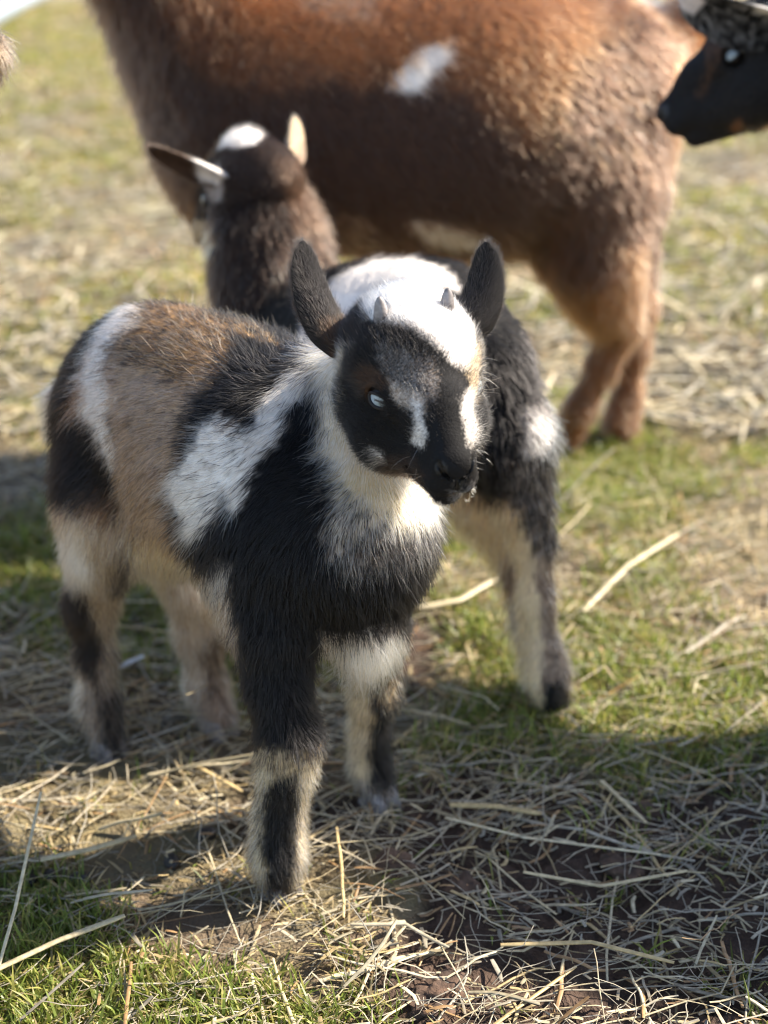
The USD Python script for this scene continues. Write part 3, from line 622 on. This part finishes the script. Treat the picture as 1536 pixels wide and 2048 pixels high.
marksA = [
    (B_, [(290, 605), (345, 600), (420, 620), (460, 690), (430, 760), (395, 800), (365, 870), (345, 940), (335, 990), (350, 1060), (372, 1100), (350, 1125), (300, 1095), (250, 1060), (235, 1000), (225, 930), (225, 860), (205, 790), (205, 730), (235, 680)], agou, 12.2),
    (B_, [(290, 600), (350, 600), (430, 620), (480, 650), (450, 700), (425, 760), (380, 780), (300, 745), (235, 745), (240, 680)], griz, 18.9),
    (B_, [(430, 620), (520, 640), (560, 690), (530, 690), (470, 660)], [(GOLD, .4), (BLACK, .6)], 12.2),
    (B_, [(130, 800), (175, 720), (205, 730), (180, 850), (140, 850)], [(BROWN, .6), (FAWN, .4)], 10.8),
    (B_, [(295, 590), (240, 605), (185, 680), (155, 760), (165, 830), (185, 860), (198, 905), (215, 945), (230, 935), (224, 880), (214, 840), (226, 800), (204, 745), (216, 690), (262, 650)], [(WHITE, .72), (FAWN, .18), (GREY, .10)], 12),
    (B_, [(80, 830), (165, 835), (185, 870), (215, 945), (238, 1000), (205, 1020), (150, 985), (80, 930)], bl, 9.5),
    (B_, [(165, 960), (235, 990), (240, 1040), (180, 1030)], [(BROWN, .5), (DBROWN, .5)], 13.5),
    (B_, [(80, 985), (160, 1000), (235, 1030), (262, 1065), (300, 1100), (350, 1130), (395, 1180), (450, 1220), (480, 1290), (430, 1300), (250, 1250), (250, 1310), (120, 1270), (80, 1100)], [(CREAM, .26), (FAWN, .40), (TAUPE, .26), (DBROWN, .08)], 12.2),
    (B_, [(255, 1075), (330, 1090), (400, 1150), (465, 1235), (480, 1300), (420, 1270), (330, 1200), (270, 1190)], creamy, 10.8),
    (B_, [(95, 1030), (165, 1040), (185, 1120), (160, 1190), (180, 1270), (150, 1260), (95, 1160)], wh, 12.2),
    (B_, [(235, 1080), (265, 1110), (245, 1190), (225, 1160)], [(TAUPE, .35), (BLACK, .65)], 12.2),
    (B_, [(80, 1150), (140, 1165), (160, 1220), (180, 1310), (150, 1330), (80, 1230)], bl, 9.5),
    (('leg',), [(130, 1280), (260, 1280), (270, 1530), (130, 1530)], [(FAWN, .34), (TAUPE, .34), (BLACK, .14), (GREY, .12), (CREAM, .06)], 10.8),
    (('leg',), [(120, 1330), (165, 1340), (165, 1440), (120, 1440)], [(WHITE, .6), (FAWN, .4)], 10.8),
    (('leg',), [(195, 1385), (240, 1385), (262, 1470), (270, 1530), (205, 1525)], [(BLACK, .7), (TAUPE, .3)], 10.8),
    (('leg',), [(330, 1130), (460, 1150), (470, 1400), (350, 1400)], [(FAWN, .5), (WHITE, .25), (TAUPE, .25)], 10.8),
    (('leg',), [(400, 1290), (470, 1250), (480, 1490), (440, 1490)], [(TAUPE, .5), (BROWN, .3), (BLACK, .2)], 12.2),
    (('leg',), [(370, 1390), (440, 1390), (460, 1490), (380, 1480)], [(TAUPE, .7), (FAWN, .3)], 10.8),
    (('leg',), [(140, 1160), (175, 1180), (200, 1300), (190, 1370), (160, 1330), (135, 1240)], [(BLACK, .7), (DBROWN, .3)], 12),
    (('leg',), [(230, 1290), (262, 1290), (262, 1400), (225, 1400)], [(TAUPE, .4), (BLACK, .6)], 11),
    (('tail',), [(60, 790), (140, 760), (150, 900), (60, 900)], wh, 6.8),
    (B_ + ('neck',), [(540, 779), (600, 735), (655, 740), (610, 780), (579, 814), (556, 884), (521, 935), (490, 985), (462, 1035), (443, 1001), (432, 975), (428, 1015), (411, 1060), (384, 1095), (357, 1035), (329, 970), (349, 935), (384, 900), (411, 849), (435, 837), (482, 857), (509, 857), (521, 826)], [(WHITE, .82), (FAWN, .10), (BLACK, .08)], 13),
    (B_, [(392, 1165), (430, 1135), (460, 1130), (450, 1175), (425, 1200)], mixw, 10.8),
    # neck ruff
    (N_, [(640, 980), (870, 980), (870, 1100), (810, 1120), (740, 1150), (690, 1165), (645, 1100)], [(BLACK, .62), (FAWN, .16), (GREY, .1), (WHITE, .12)], 18),
    (N_, [(600, 690), (720, 640), (900, 940), (882, 1010), (866, 1060), (800, 1045), (735, 1085), (680, 1095), (652, 1040), (662, 980), (645, 900), (628, 800)], [(WHITE, .34), (CREAM, .16), (GREY, .14), (BLACK, .36)], 20.2),
    (N_, [(640, 690), (720, 640), (890, 900), (872, 1010), (780, 1005), (700, 970), (665, 900), (640, 790)], [(WHITE, .6), (CREAM, .34), (GREY, .06)], 13.5),
    (N_, [(690, 930), (760, 960), (850, 1000), (840, 1030), (760, 1020), (700, 975)], [(CREAM, .75), (WHITE, .25)], 12.2),
    (L_ + ('body',), [(630, 1262), (690, 1272), (740, 1288), (790, 1262), (820, 1285), (790, 1330), (740, 1350), (690, 1370), (650, 1330)], [(WHITE, .85), (CREAM, .15)], 9.5),
    # forelegs
    (('leg',), [(470, 1480), (540, 1492), (600, 1510), (660, 1480), (670, 1560), (600, 1560), (540, 1555), (470, 1560)], [(CREAM, .42), (FAWN, .2), (BLACK, .38)], 12.2),
    (('leg',), [(460, 1510), (540, 1540), (528, 1620), (525, 1720), (545, 1830), (440, 1830)], [(CREAM, .6), (WHITE, .2), (BLACK, .2)], 10.8),
    (('leg',), [(592, 1530), (660, 1500), (650, 1600), (640, 1830), (572, 1830), (580, 1760), (590, 1720), (596, 1640)], [(CREAM, .6), (WHITE, .2), (BLACK, .2)], 10.8),
    (('leg',), [(670, 1310), (735, 1340), (745, 1440), (735, 1560), (742, 1640), (680, 1640)], [(CREAM, .65), (FAWN, .25), (BLACK, .1)], 10.8),
    (('leg',), [(700, 1555), (790, 1580), (810, 1640), (690, 1640)], [(GREY, .4), (FAWN, .35), (BLACK, .25)], 10.8),
    (('leg',), [(738, 1390), (760, 1360), (800, 1340), (790, 1420)], [(BLACK, .5), (GOLD, .25), (CREAM, .25)], 10.8),
    # head
    (('head',), [(620, 690), (700, 690), (678, 770), (672, 850), (700, 905), (745, 950), (800, 990), (850, 1010), (700, 1010), (620, 900)], [(WHITE, .5), (CREAM, .5)], 12.2),
    (H_, [(755, 690), (870, 720), (870, 800), (830, 805), (785, 775), (765, 740)], [(BLACK, .70), (GREY, .2), (FAWN, .1)], 16.2),
    (H_, [(775, 752), (805, 770), (838, 795), (850, 830), (825, 830), (800, 815), (782, 790)], [(FAWN, .5), (WHITE, .2), (BLACK, .3)], 9.5),
    (H_, [(818, 805), (838, 812), (848, 860), (844, 892), (826, 890), (824, 850)], [(WHITE, .62), (GREY, .2), (BLACK, .18)], 8.1),
    (H_, [(715, 740), (760, 745), (785, 765), (770, 770), (740, 790), (725, 790)], [(BROWN, .5), (BLACK, .5)], 12.2),
    (H_, [(738, 898), (762, 905), (770, 935), (752, 930)], [(GREY, .6), (WHITE, .3), (BLACK, .1)], 9.5),
    (H_, [(765, 920), (830, 910), (850, 960), (800, 985), (760, 950)], [(DBROWN, .6), (BLACK, .4)], 16.2),
    (H_, [(925, 690), (962, 690), (962, 800), (945, 800), (940, 760)], [(CREAM, .4), (FAWN, .3), (BLACK, .3)], 13.5),
    (H_, [(932, 780), (950, 770), (958, 890), (943, 892), (934, 860), (927, 820)], [(WHITE, .75), (BLACK, .25)], 12.2),
    (H_, [(890, 986), (930, 976), (948, 958), (956, 985), (905, 1006)], [(GREY, .25), (BLACK, .75)], 9.5),
    (H_, [(722, 640), (728, 600), (760, 560), (830, 550), (905, 560), (945, 610), (948, 680), (932, 738), (905, 722), (872, 690), (822, 657), (772, 645), (738, 642)], [(WHITE, .86), (GREY, .14)], 9.5),
    (E_, [(640, 640), (735, 640), (720, 720), (660, 710)], [(BROWN, .6), (BLACK, .4)], 16.2),
]
defA = {'body': bl, 'head': bl, 'poll': [(WHITE, .86), (GREY, .14)], 'nose': [((.008, .007, .007), 1)], 'ear': [(SOOT, .5), (BLACK, .5)], 'tuft': wh, 'tail': wh}
dress(root, [(bodyA, A.pr, 1.0, 1.0), (headA, HA.pr, 5.0, .62)], marksA, defA, NHAIR[0], .00026, 11, clump=.34, per=14, bald=('nose',), ears=earsA, keep_off=[p0 + (p1 - p0) * t_ for p0, p1 in zip(hornA, hornT) for t_ in (0, .25, .5)])
for sg in (-1, 1):
    eye_parts(root, qA(.040, sg * .0310, .004), unit(sg * l * .60 + f * .74 + d * .16), unit(sg * l * .85 - f * .5 + d * .12), .0068, squint=.56)
for h in hoofs: hoof(root, h, hdA, .0125, .014)

rw = np.random.default_rng(5); WK = []
for c, out, n_, L_k, sp in ((qA(.036, .036, .006), unit(l + f * .5), 9, .016, .004), (qA(.088, .020, -.012), unit(l + f * .3 - d * .2), 12, .005, .007), (qA(.088, -.018, -.016), unit(-l + f * .5 - d * .3), 8, .012, .008)):
    for _ in range(n_):
        o = c + rw.normal(0, sp, 3) * np.array([.4, .4, 1]); dd = unit(out + rw.normal(0, .3, 3)); LL = L_k * rw.uniform(.5, 1.1); t_ = np.linspace(0, 1, 5)[:, None]
        WK.append(o + dd * LL * t_ + np.array([0, 0, -1]) * LL * rw.uniform(-.3, .6) * t_ ** 2)
for sg in (-1, 1):                          # pale hairs along the lower lip
    ms = np.array([qA(.104, sg * .003, -.0245), qA(.099, sg * .0122, -.0265), qA(.088, sg * .0172, -.0275), qA(.070, sg * .0225, -.0255)])
    for t0 in rw.uniform(.4, 3, 40):
        o = np.array([np.interp(t0, range(4), ms[:, k_]) for k_ in range(3)]) + (sg * l * .25 + f * .3) * .004 + rw.normal(0, .0005, 3)
        dd = unit(-d * .8 + f * .25 + sg * l * .4 + rw.normal(0, .3, 3)); WK.append(o + dd * .0024 * np.linspace(0, 1, 5)[:, None])
WK = np.array(WK); tag(curves(root + '/whiskers', WK, np.tile(np.array([1, .9, .7, .5, .2]) * .00022, (len(WK), 1)), np.tile([.34, .29, .24], (len(WK), 1)), M_FUR), kind='stuff')
# ------------------------------------------------------------------ the second kid, behind, turned away to the left
root = goat('goat_kid', 'dark brown kid with a white saddle behind the front kid, looking away to the left')
B = Body(); dn = np.array([0, 0, -1.])
hb = G(1105, 1428); hb2 = G(1072, 1398); fb = [G(585, 1215), G(650, 1260)]
hdB = np.array([-.8, .6, 0]); backB = -hdB * .8 + .6 * dn
T = dict(k=.035, tg='body', L=.011, lift=.18)
B.chain([J(958, 705, 1.02, 92), J(860, 680, 1.07, 140), J(760, 715, 1.11, 178), J(650, 730, 1.17, 150)], groom=backB, **T)
B.chain([J(650, 730, 1.17, 150), J(575, 740, 1.20, 118)], groom=backB + dn, **T)
B.ball(*J(860, 860, 1.06, 120), groom=dn, **{**T, 'L': .022})
B.chain([J(580, 690, 1.21, 118), J(552, 590, 1.22, 106), J(535, 480, 1.235, 98), J(520, 400, 1.25, 82)], groom=dn - hdB * .3, L=.02, lift=.25, tg='neck', k=.03)
LG = dict(tg='leg', k=.016, L=.013, lift=.28, groom=dn + np.array([.1, 0, 0]))
B.chain([J(975, 760, .995, 84), J(1020, 875, .975, 70), J(1045, 1000, .972, 50)], **{**LG, 'k': .03, 'L': .02})
B.chain([J(1045, 1000, .972, 50), J(1066, 1085, .975, 38), J(1075, 1200, .966, 28), J(1092, 1310, .958, 27), J(1100, 1360, .952, 33), J(1105, 1408, float(hb[1]), 32)], **LG)
B.chain([J(930, 860, 1.05, 90), J(965, 1000, 1.03, 60), J(1035, 1120, 1.02, 38), J(1060, 1250, .99, 29), J(1072, 1378, float(hb2[1]), 29)], **{**LG, 'L': .022})
for h_, o in zip(fb, (0, 1)):
    B.chain([J(600 + 50 * o, 860, 1.18 - .04 * o, 80), J(592 + 55 * o, 1010, 1.15 - .04 * o, 42), J(588 + 62 * o, 1110, float(h_[1]) + .01, 30), J(585 + 65 * o, 1195 + 45 * o, float(h_[1]), 28)], **LG)
bodyB = B.mesh(.0046)
HB = Body(); CB = P(503, 362, 1.25); frB = head_frame(-140, 30, 0)
qB = goat_head(HB, CB, frB, .98, L=.010, sl=.92)
HB.ball(qB(-.004, 0, .022), .020, groom=frB[0] * .6 + frB[2], L=.016, lift=.45, tg='poll', k=.012)
headB = HB.mesh(.0022)
tl, tr = P(297, 292, 1.21), P(592, 238, 1.30)
earsB = [(sheet_ear(qB(-.012, .033, .004), tl, .0165, np.array([-.3, .5, .75]), cup=.5), unit(tl - qB(0, .03, 0)), .006, .25, 'ear'),
         (sheet_ear(qB(-.012, -.033, .004), tr, .0165, np.array([-.5, .6, .2]), cup=.5), unit(tr - qB(0, -.03, 0)), .006, .25, 'ear_far')]
dk = [((.024, .013, .009), .7), (SOOT, .3)]
marksB = [
    (('body', 'neck'), [(560, 790), (585, 720), (600, 640), (640, 585), (680, 550), (740, 515), (830, 515), (905, 545), (925, 580), (850, 572), (795, 568), (745, 595), (700, 650), (700, 770), (640, 900), (540, 880)], [(WHITE, .95), (GREY, .05)], 7),
    (('leg', 'body'), [(1050, 820), (1090, 790), (1130, 830), (1120, 900), (1060, 920), (1040, 890)], [(WHITE, .3), (GREY, .45), (BLACK, .25)], 14),
    (('leg', 'body'), [(1000, 930), (1060, 930), (1130, 940), (1140, 1170), (1075, 1180), (1030, 1060)], [(BLACK, .62), (GREY, .13), (TAUPE, .25)], 14),
    (('leg', 'body'), [(880, 970), (960, 985), (1030, 1010), (1050, 1080), (1060, 1200), (1050, 1300), (980, 1200), (880, 1060)], [(CREAM, .6), (GOLD, .2), (FAWN, .2)], 9),
    (('leg',), [(1000, 1110), (1160, 1110), (1170, 1360), (1020, 1450), (1000, 1300)], [(FAWN, .35), (TAUPE, .4), (DBROWN, .25)], 12),
    (('leg',), [(1030, 1080), (1062, 1080), (1082, 1250), (1090, 1440), (1040, 1450), (1030, 1250)], [(CREAM, .7), (FAWN, .3)], 6),
    (('leg',), [(1088, 1365), (1130, 1355), (1135, 1450), (1085, 1450)], bl, 5),
    (('neck', 'body'), [(530, 530), (560, 500), (600, 490), (590, 520), (550, 545)], [(FAWN, .5), (DBROWN, .5)], 8),
    (('neck', 'body'), [(600, 500), (680, 480), (730, 505), (700, 525), (630, 525)], [(BROWN, .5), (SOOT, .5)], 8),
    (('neck',), [(360, 440), (425, 435), (430, 500), (395, 500)], [(GOLD, .6), (CREAM, .4)], 7),
    (('neck', 'head'), [(540, 320), (600, 320), (640, 400), (650, 470), (600, 470), (575, 420)], [(BROWN, .35), (DBROWN, .65)], 12),
    (('head', 'poll'), [(400, 300), (410, 270), (450, 250), (515, 245), (540, 258), (510, 290), (450, 297)], wh, 5),
    (('head',), [(405, 340), (440, 330), (445, 400), (420, 410)], [(GREY, .7), (FAWN, .3)], 6),
    (('head',), [(330, 445), (430, 440), (440, 520), (330, 520)], [(GOLD, .5), (CREAM, .3), (DBROWN, .2)], 6),
    (('ear',), [(378, 285), (450, 285), (450, 380), (395, 350)], [(WHITE, .8), (GREY, .2)], 7),
    (('ear_far',), [(540, 260), (600, 225), (610, 270), (590, 320), (540, 320)], [(FAWN, .6), (CREAM, .4)], 6),
    (('ear_far',), [(530, 265), (562, 268), (592, 315), (540, 330)], wh, 5),
]
defB = {'body': [(BLACK, .9), (SOOT, .1)], 'neck': dk, 'head': dk, 'poll': wh, 'nose': [((.02, .017, .016), 1)], 'leg': bl, 'ear': [(DBROWN, .6), (BROWN, .4)], 'ear_far': [(FAWN, .7), (TAUPE, .3)]}
dress(root, [(bodyB, B.pr, 1.0, 1.0), (headB, HB.pr, 2.5, .7)], marksB, defB, NHAIR[1], .00042, 12, bald=('nose',), ears=earsB)
f, l, d = frB
for sg in (-1, 1):
    eye_parts(root, qB(.030, sg * .0305, -.002), unit(sg * l * .88 + f * .42 + d * .22), unit(-f * .9 + sg * l * .35), .0080, pale=(.10, .09, .08))
for h_ in [hb, hb2] + fb: hoof(root, h_, hdB, .0125, .014)

# ------------------------------------------------------------------ the grown brown goat standing across behind them
root = goat('goat', 'big chocolate and ginger goat with a white flank spot, standing sideways behind both kids')
Cg = Body(); lf = np.array([-1., 0, 0])
hc = [G(1122, 905), G(1236, 888), G(545, 930), G(480, 895)]
bk = np.array([.75, 0, -.65])
T = dict(k=.07, tg='body', L=.020, lift=.11)
Cg.chain([J(1225, 165, 1.52, 115), J(1070, 210, 1.51, 205), J(960, 240, 1.50, 236), J(820, 240, 1.50, 228), J(680, 230, 1.50, 212), J(560, 215, 1.50, 195)], groom=bk, **T)
Cg.chain([J(1225, 165, 1.52, 115), J(1218, 310, 1.52, 106)], groom=bk + dn, **T)
Cg.chain([J(560, 215, 1.50, 195), J(500, 225, 1.50, 185)], groom=bk + dn * .5, **T)
Cg.ball(*J(520, 330, 1.49, 140), groom=dn, **T)
Cg.chain([J(470, 150, 1.50, 165), J(380, 40, 1.50, 125), J(270, -120, 1.49, 95), J(200, -190, 1.48, 75)], groom=dn + .4 * bk, L=.032, lift=.22, tg='neck', k=.05)
LG = dict(tg='leg', k=.025, L=.014, lift=.22, groom=dn)
Cg.chain([J(1196, 390, 1.47, 108), J(1186, 510, 1.465, 78), J(1208, 592, 1.49, 45), J(1240, 650, 1.515, 33)], **{**LG, 'k': .05, 'L': .02})
Cg.chain([J(1240, 650, 1.515, 32), J(1204, 735, 1.515, 25), J(1160, 815, 1.512, 23), J(1132, 868, float(hc[0][1]), 27), J(1122, 892, float(hc[0][1]), 25)], **LG)
Cg.chain([J(1240, 400, 1.58, 100), J(1245, 520, 1.58, 60), J(1276, 615, 1.57, 31), J(1268, 700, 1.565, 24), J(1255, 790, 1.56, 23), J(1240, 850, 1.55, 26), J(1236, 872, float(hc[1][1]), 25)], **LG)
for k_, (hx, yy) in enumerate(((545, float(hc[2][1])), (480, float(hc[3][1])))):
    Cg.chain([J(hx + 10, 420, yy, 92), J(hx + 5, 560, yy, 52), J(hx + 5, 690, yy, 35), J(hx, 800, yy, 26), J(hx, 880 - 30 * k_, yy, 28), J(hx, 912 - 32 * k_, yy, 27)], **LG)
Cg.chain([J(1330, 90, 1.53, 40), J(1378, 40, 1.53, 26), J(1400, -20, 1.53, 18)], groom=np.array([.5, 0, 1.]), L=.045, lift=.35, tg='tail', k=.03)
bodyC = Cg.mesh(.008)
HC = Body(); CC = P(165, -235, 1.47); frC = head_frame(-90, 22, 0); qC = goat_head(HC, CC, frC, 1.45, L=.012)
headC = HC.mesh(.004)
f, l, d = frC
earsC = [(sheet_ear(qC(-.012, sg * .034, .004), qC(-.03, sg * .115, -.008), .024, np.array([-.7, 0, -.5])), unit(sg * l), .008, .25, 'ear') for sg in (1, -1)]
gin = [((.165, .067, .027), .8), ((.115, .05, .024), .2)]; mixg = [((.105, .046, .022), .66), (CHOC, .2), (GINGER, .14)]
marksC = [
    (('body', 'neck'), [(270, -200), (1420, -200), (1420, 40), (1330, 30), (1250, 40), (1200, 110), (1165, 170), (1130, 230), (1095, 310), (1040, 300), (985, 250), (930, 190), (860, 160), (760, 150), (700, 175), (640, 150), (580, 170), (520, 190), (450, 160), (380, 110), (320, 50)], mixg, 22),
    (('body', 'neck'), [(420, -200), (1200, -200), (1180, 60), (1120, 180), (1070, 270), (1010, 210), (930, 130), (800, 110), (680, 130), (560, 120), (480, 60)], gin, 26),
    (('body',), [(560, -120), (760, -120), (740, 30), (660, 40), (600, 20)], [(TAUPE, .5), (GINGER, .5)], 14),
    (('body',), [(1290, 150), (1430, 60), (1430, 330), (1390, 420), (1330, 480), (1280, 620), (1240, 640), (1290, 480), (1330, 380), (1345, 260)], gin, 12),  # sunlit right rim of the rump, painted into the coat as ginger
    (('body', 'tail'), [(1225, -40), (1430, -60), (1420, 100), (1350, 60), (1290, 25)], [(GINGER, .6), (FAWN, .4)], 10),  # sunlight on the rump top and tail base, put into the hair colour
    (('body',), [(1160, 150), (1230, 70), (1320, 60), (1345, 150), (1330, 420), (1230, 450), (1160, 330)], [(CHOC, .85), (TAUPE, .05), (GINGER, .1)], 20),  # rump coloured darker than its coat to stand in for shade
    (('body', 'leg'), [(560, 430), (700, 440), (860, 420), (1000, 450), (1090, 480), (1080, 640), (560, 620)], [(BROWN, .4), (CHOC, .6)], 18),
    (('leg',), [(1100, 480), (1300, 480), (1330, 660), (1300, 960), (1050, 960), (1100, 700)], [(GINGER, .6), (BROWN, .4)], 14),
    (('leg', 'body'), [(1080, 430), (1240, 420), (1240, 520), (1180, 600), (1100, 600)], [(BROWN, .55), (CHOC, .35), (GINGER, .1)], 18),
    (('body',), [(775, 168), (800, 130), (838, 88), (900, 76), (912, 100), (872, 132), (835, 178), (800, 178)], wh, 9),
    (('body',), [(810, 440), (880, 438), (960, 475), (950, 500), (890, 500), (830, 475)], [(WHITE, .55), (FAWN, .45)], 12),
    (('body',), [(665, 440), (730, 430), (740, 490), (680, 500)], [(FAWN, .35), (BROWN, .65)], 12),
    (('neck', 'body'), [(215, -20), (265, 20), (300, 130), (340, 210), (380, 300), (400, 300), (340, 150), (300, 20)], [(BROWN, .6), (CHOC, .4)], 8),
    (('body',), [(1235, -60), (1345, -60), (1330, 6), (1260, 12)], [(CREAM, .6), (FAWN, .4)], 8),
]
defC = {'body': [(CHOC, .8), (DBROWN, .2)], 'leg': [(CHOC, .6), (BROWN, .4)], 'neck': [(CHOC, .8), (DBROWN, .2)], 'tail': gin, 'head': [(CHOC, .7), (BROWN, .3)], 'nose': [((.02, .017, .016), 1)], 'ear': [(BROWN, 1)]}
WOB = 14.0
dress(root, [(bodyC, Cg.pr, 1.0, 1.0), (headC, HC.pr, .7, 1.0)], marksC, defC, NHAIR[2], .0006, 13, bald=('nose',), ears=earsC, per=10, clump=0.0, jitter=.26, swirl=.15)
WOB = 60.0
for sg in (-1, 1): eye_parts(root, qC(.030, sg * .0305, -.002), unit(sg * l * .88 + f * .42 + d * .22), unit(-f * .9 + sg * l * .35), .013, pale=(.45, .33, .12))
for h_ in hc: hoof(root, h_, lf, .021, .024)

# ------------------------------------------------------------------ goats that stand mostly outside the picture
def grown(o, heading, s, headc, fr, hs, hairL, ear_l=.115):
    """Skeleton of a grown goat; o: the ground below its middle."""
    hd = unit(np.array([heading[0], heading[1], 0])); lt = np.array([-hd[1], hd[0], 0])
    q = lambda x, y, z: np.asarray(o) + s * (x * hd + y * lt) + np.array([0, 0, s * z])
    b = Body(); bkw = -hd * .7 + .7 * dn
    T = dict(k=.06, tg='body', L=hairL, lift=.22)
    b.chain([(q(-.30, 0, .345), .092 * s), (q(-.16, 0, .325), .118 * s), (q(0, 0, .315), .128 * s), (q(.15, 0, .325), .112 * s), (q(.23, 0, .34), .09 * s)], groom=bkw, **T)
    b.ball(q(.22, 0, .26), .082 * s, groom=dn, **T)
    nk = q(.24, 0, .38)
    b.chain([(nk, .085 * s), ((nk + headc) / 2 - np.array([0, 0, .01]), .066 * s), (headc - fr[0] * .02 * hs, .040 * hs)], groom=dn + .3 * bkw, L=hairL, lift=.25, tg='neck', k=.045)
    LG = dict(tg='leg', k=.03, L=.012, lift=.22, groom=dn)
    feet = []
    for sg in (-1, 1):
        b.chain([(q(.18, sg * .055, .27), .062 * s), (q(.18, sg * .062, .20), .038 * s), (q(.185, sg * .062, .14), .026 * s), (q(.18, sg * .062, .09), .018 * s), (q(.185, sg * .062, .02), .019 * s)], **LG)
        b.chain([(q(-.29, sg * .05, .31), .085 * s), (q(-.25, sg * .062, .22), .052 * s), (q(-.345, sg * .058, .155), .028 * s), (q(-.335, sg * .058, .09), .018 * s), (q(-.325, sg * .058, .02), .019 * s)], **LG)
        feet += [q(.19, sg * .062, 0), q(-.32, sg * .058, 0)]
    return b, q, feet, hd
root = goat('goat', 'black faced goat with pale eye and grey ear, its head entering at the right edge')
CD = P(1548, 94, 1.27); frD = head_frame(-98, 31, 14)
Db, qd, feet, hdD = grown((.77, .85, 0), (-.97, .24), 1.0, CD, frD, 1.16, .02)
bodyD = Db.mesh(.009)
HD = Body(); qD = goat_head(HD, CD, frD, 1.16, sf=.88, L=.008, eye=(.032, .0325, .005))
headD = HD.mesh(.0022)
f, l, d = frD
te = P(1362, -6, 1.17)
earsD = [(sheet_ear(qD(-.012, .033, .006), te, .0255, np.array([.0, .75, .5]), cup=.4, bend=np.array([0, 0, -.004])), unit(te - qD(0, .03, 0)), .008, .3, 'ear'),
         (sheet_ear(qD(-.012, -.033, .006), qD(.0, -.115, .01), .024, f, cup=.5), -l, .008, .3, 'ear')]
marksD = [
    (('ear',), [(1340, -40), (1415, -40), (1405, 10), (1385, 28), (1350, 10)], [((.55, .47, .45), .8), (GREY, .2)], 4),
    (('ear',), [(1500, -60), (1640, -60), (1640, 60), (1510, 20)], [(WHITE, .7), (GREY, .3)], 6),
    (('head', 'neck'), [(1410, 90), (1440, 75), (1450, 100), (1425, 160), (1408, 200), (1395, 195), (1412, 140)], [(BROWN, .45), (BLACK, .55)], 8),
    (('head', 'neck'), [(1462, 242), (1475, 238), (1485, 250), (1474, 266), (1462, 258)], [(GINGER, .5), (BROWN, .5)], 7),
    (('head', 'neck'), [(1470, 300), (1500, 275), (1545, 245), (1660, 160), (1660, 400), (1470, 340)], [(GOLD, .6), (FAWN, .4)], 6),
]
defD = {'body': [(BLACK, .5), (TAUPE, .5)], 'neck': [(BLACK, .7), (SOOT, .3)], 'head': [(SOOT, .7), (BLACK, .3)], 'nose': [((.022, .021, .021), 1)], 'leg': [(BLACK, .5), (TAUPE, .5)], 'ear': [(BLACK, .85), (GREY, .15)]}
dress(root, [(bodyD, Db.pr, .55, 1.2), (headD, HD.pr, 6.0, .6)], marksD, defD, NHAIR[3], .0006, 14, bald=('nose',), ears=earsD)
for sg in (-1, 1): eye_parts(root, qD(.032, sg * .0305, .005), unit(sg * l * .88 + f * .42 + d * .22), unit(-f * .9 + sg * l * .35), .0066)
for h_ in feet: hoof(root, h_, hdD, .019, .022)

root = goat('goat', 'tan brown goat at the left edge, only the coarse hair of its tail in view')
CE = np.array([-1.12, .98, .50]); frE = head_frame(-90, 30, 0)
Eb, qe, feet, hdE = grown((-.73, .96, 0), (-1, .05), 1.05, CE, frE, 1.4, .025)
Eb.chain([(np.array([-.345, .955, .475]), .022), (np.array([-.280, .952, .513]), .014), (np.array([-.2555, .95, .493]), .010), (np.array([-.2620, .948, .462]), .008)], groom=np.array([.12, 0, -1]), L=.020, lift=.06, tg='tail', k=.015)
bodyE = Eb.mesh(.008); tailE = Eb.mesh(.004, ('tail',))
HE = Body(); qE = goat_head(HE, CE, frE, 1.4, L=.01)
headE = HE.mesh(.005)
f, l, d = frE
earsE = [(sheet_ear(qE(-.012, sg * .034, .004), qE(-.03, sg * .115, -.008), .024, np.array([-.7, 0, -.5])), unit(sg * l), .008, .25, 'ear') for sg in (1, -1)]
defE = {k_: [((.18, .12, .07), .6), (BROWN, .4)] for k_ in ('body', 'neck', 'head', 'leg', 'ear')}; defE['nose'] = [((.03, .02, .018), 1)]
defE['tail'] = [((.13, .09, .048), .4), ((.06, .036, .022), .3), (DBROWN, .3)]
dress(root, [(bodyE, Eb.pr, 1.0, 1.0), (headE, HE.pr, .6, 1.0), (tailE, [p_ for p_ in Eb.pr if p_[8] == 'tail'], 30.0, .6)], [], defE, NHAIR[4], .0008, 15, bald=('nose',), ears=earsE)
for sg in (-1, 1): eye_parts(root, qE(.030, sg * .0305, -.002), unit(sg * l * .88 + f * .42 + d * .22), unit(-f * .9 + sg * l * .35), .0125, pale=(.4, .3, .12))
for h_ in feet: hoof(root, h_, hdE, .02, .023)
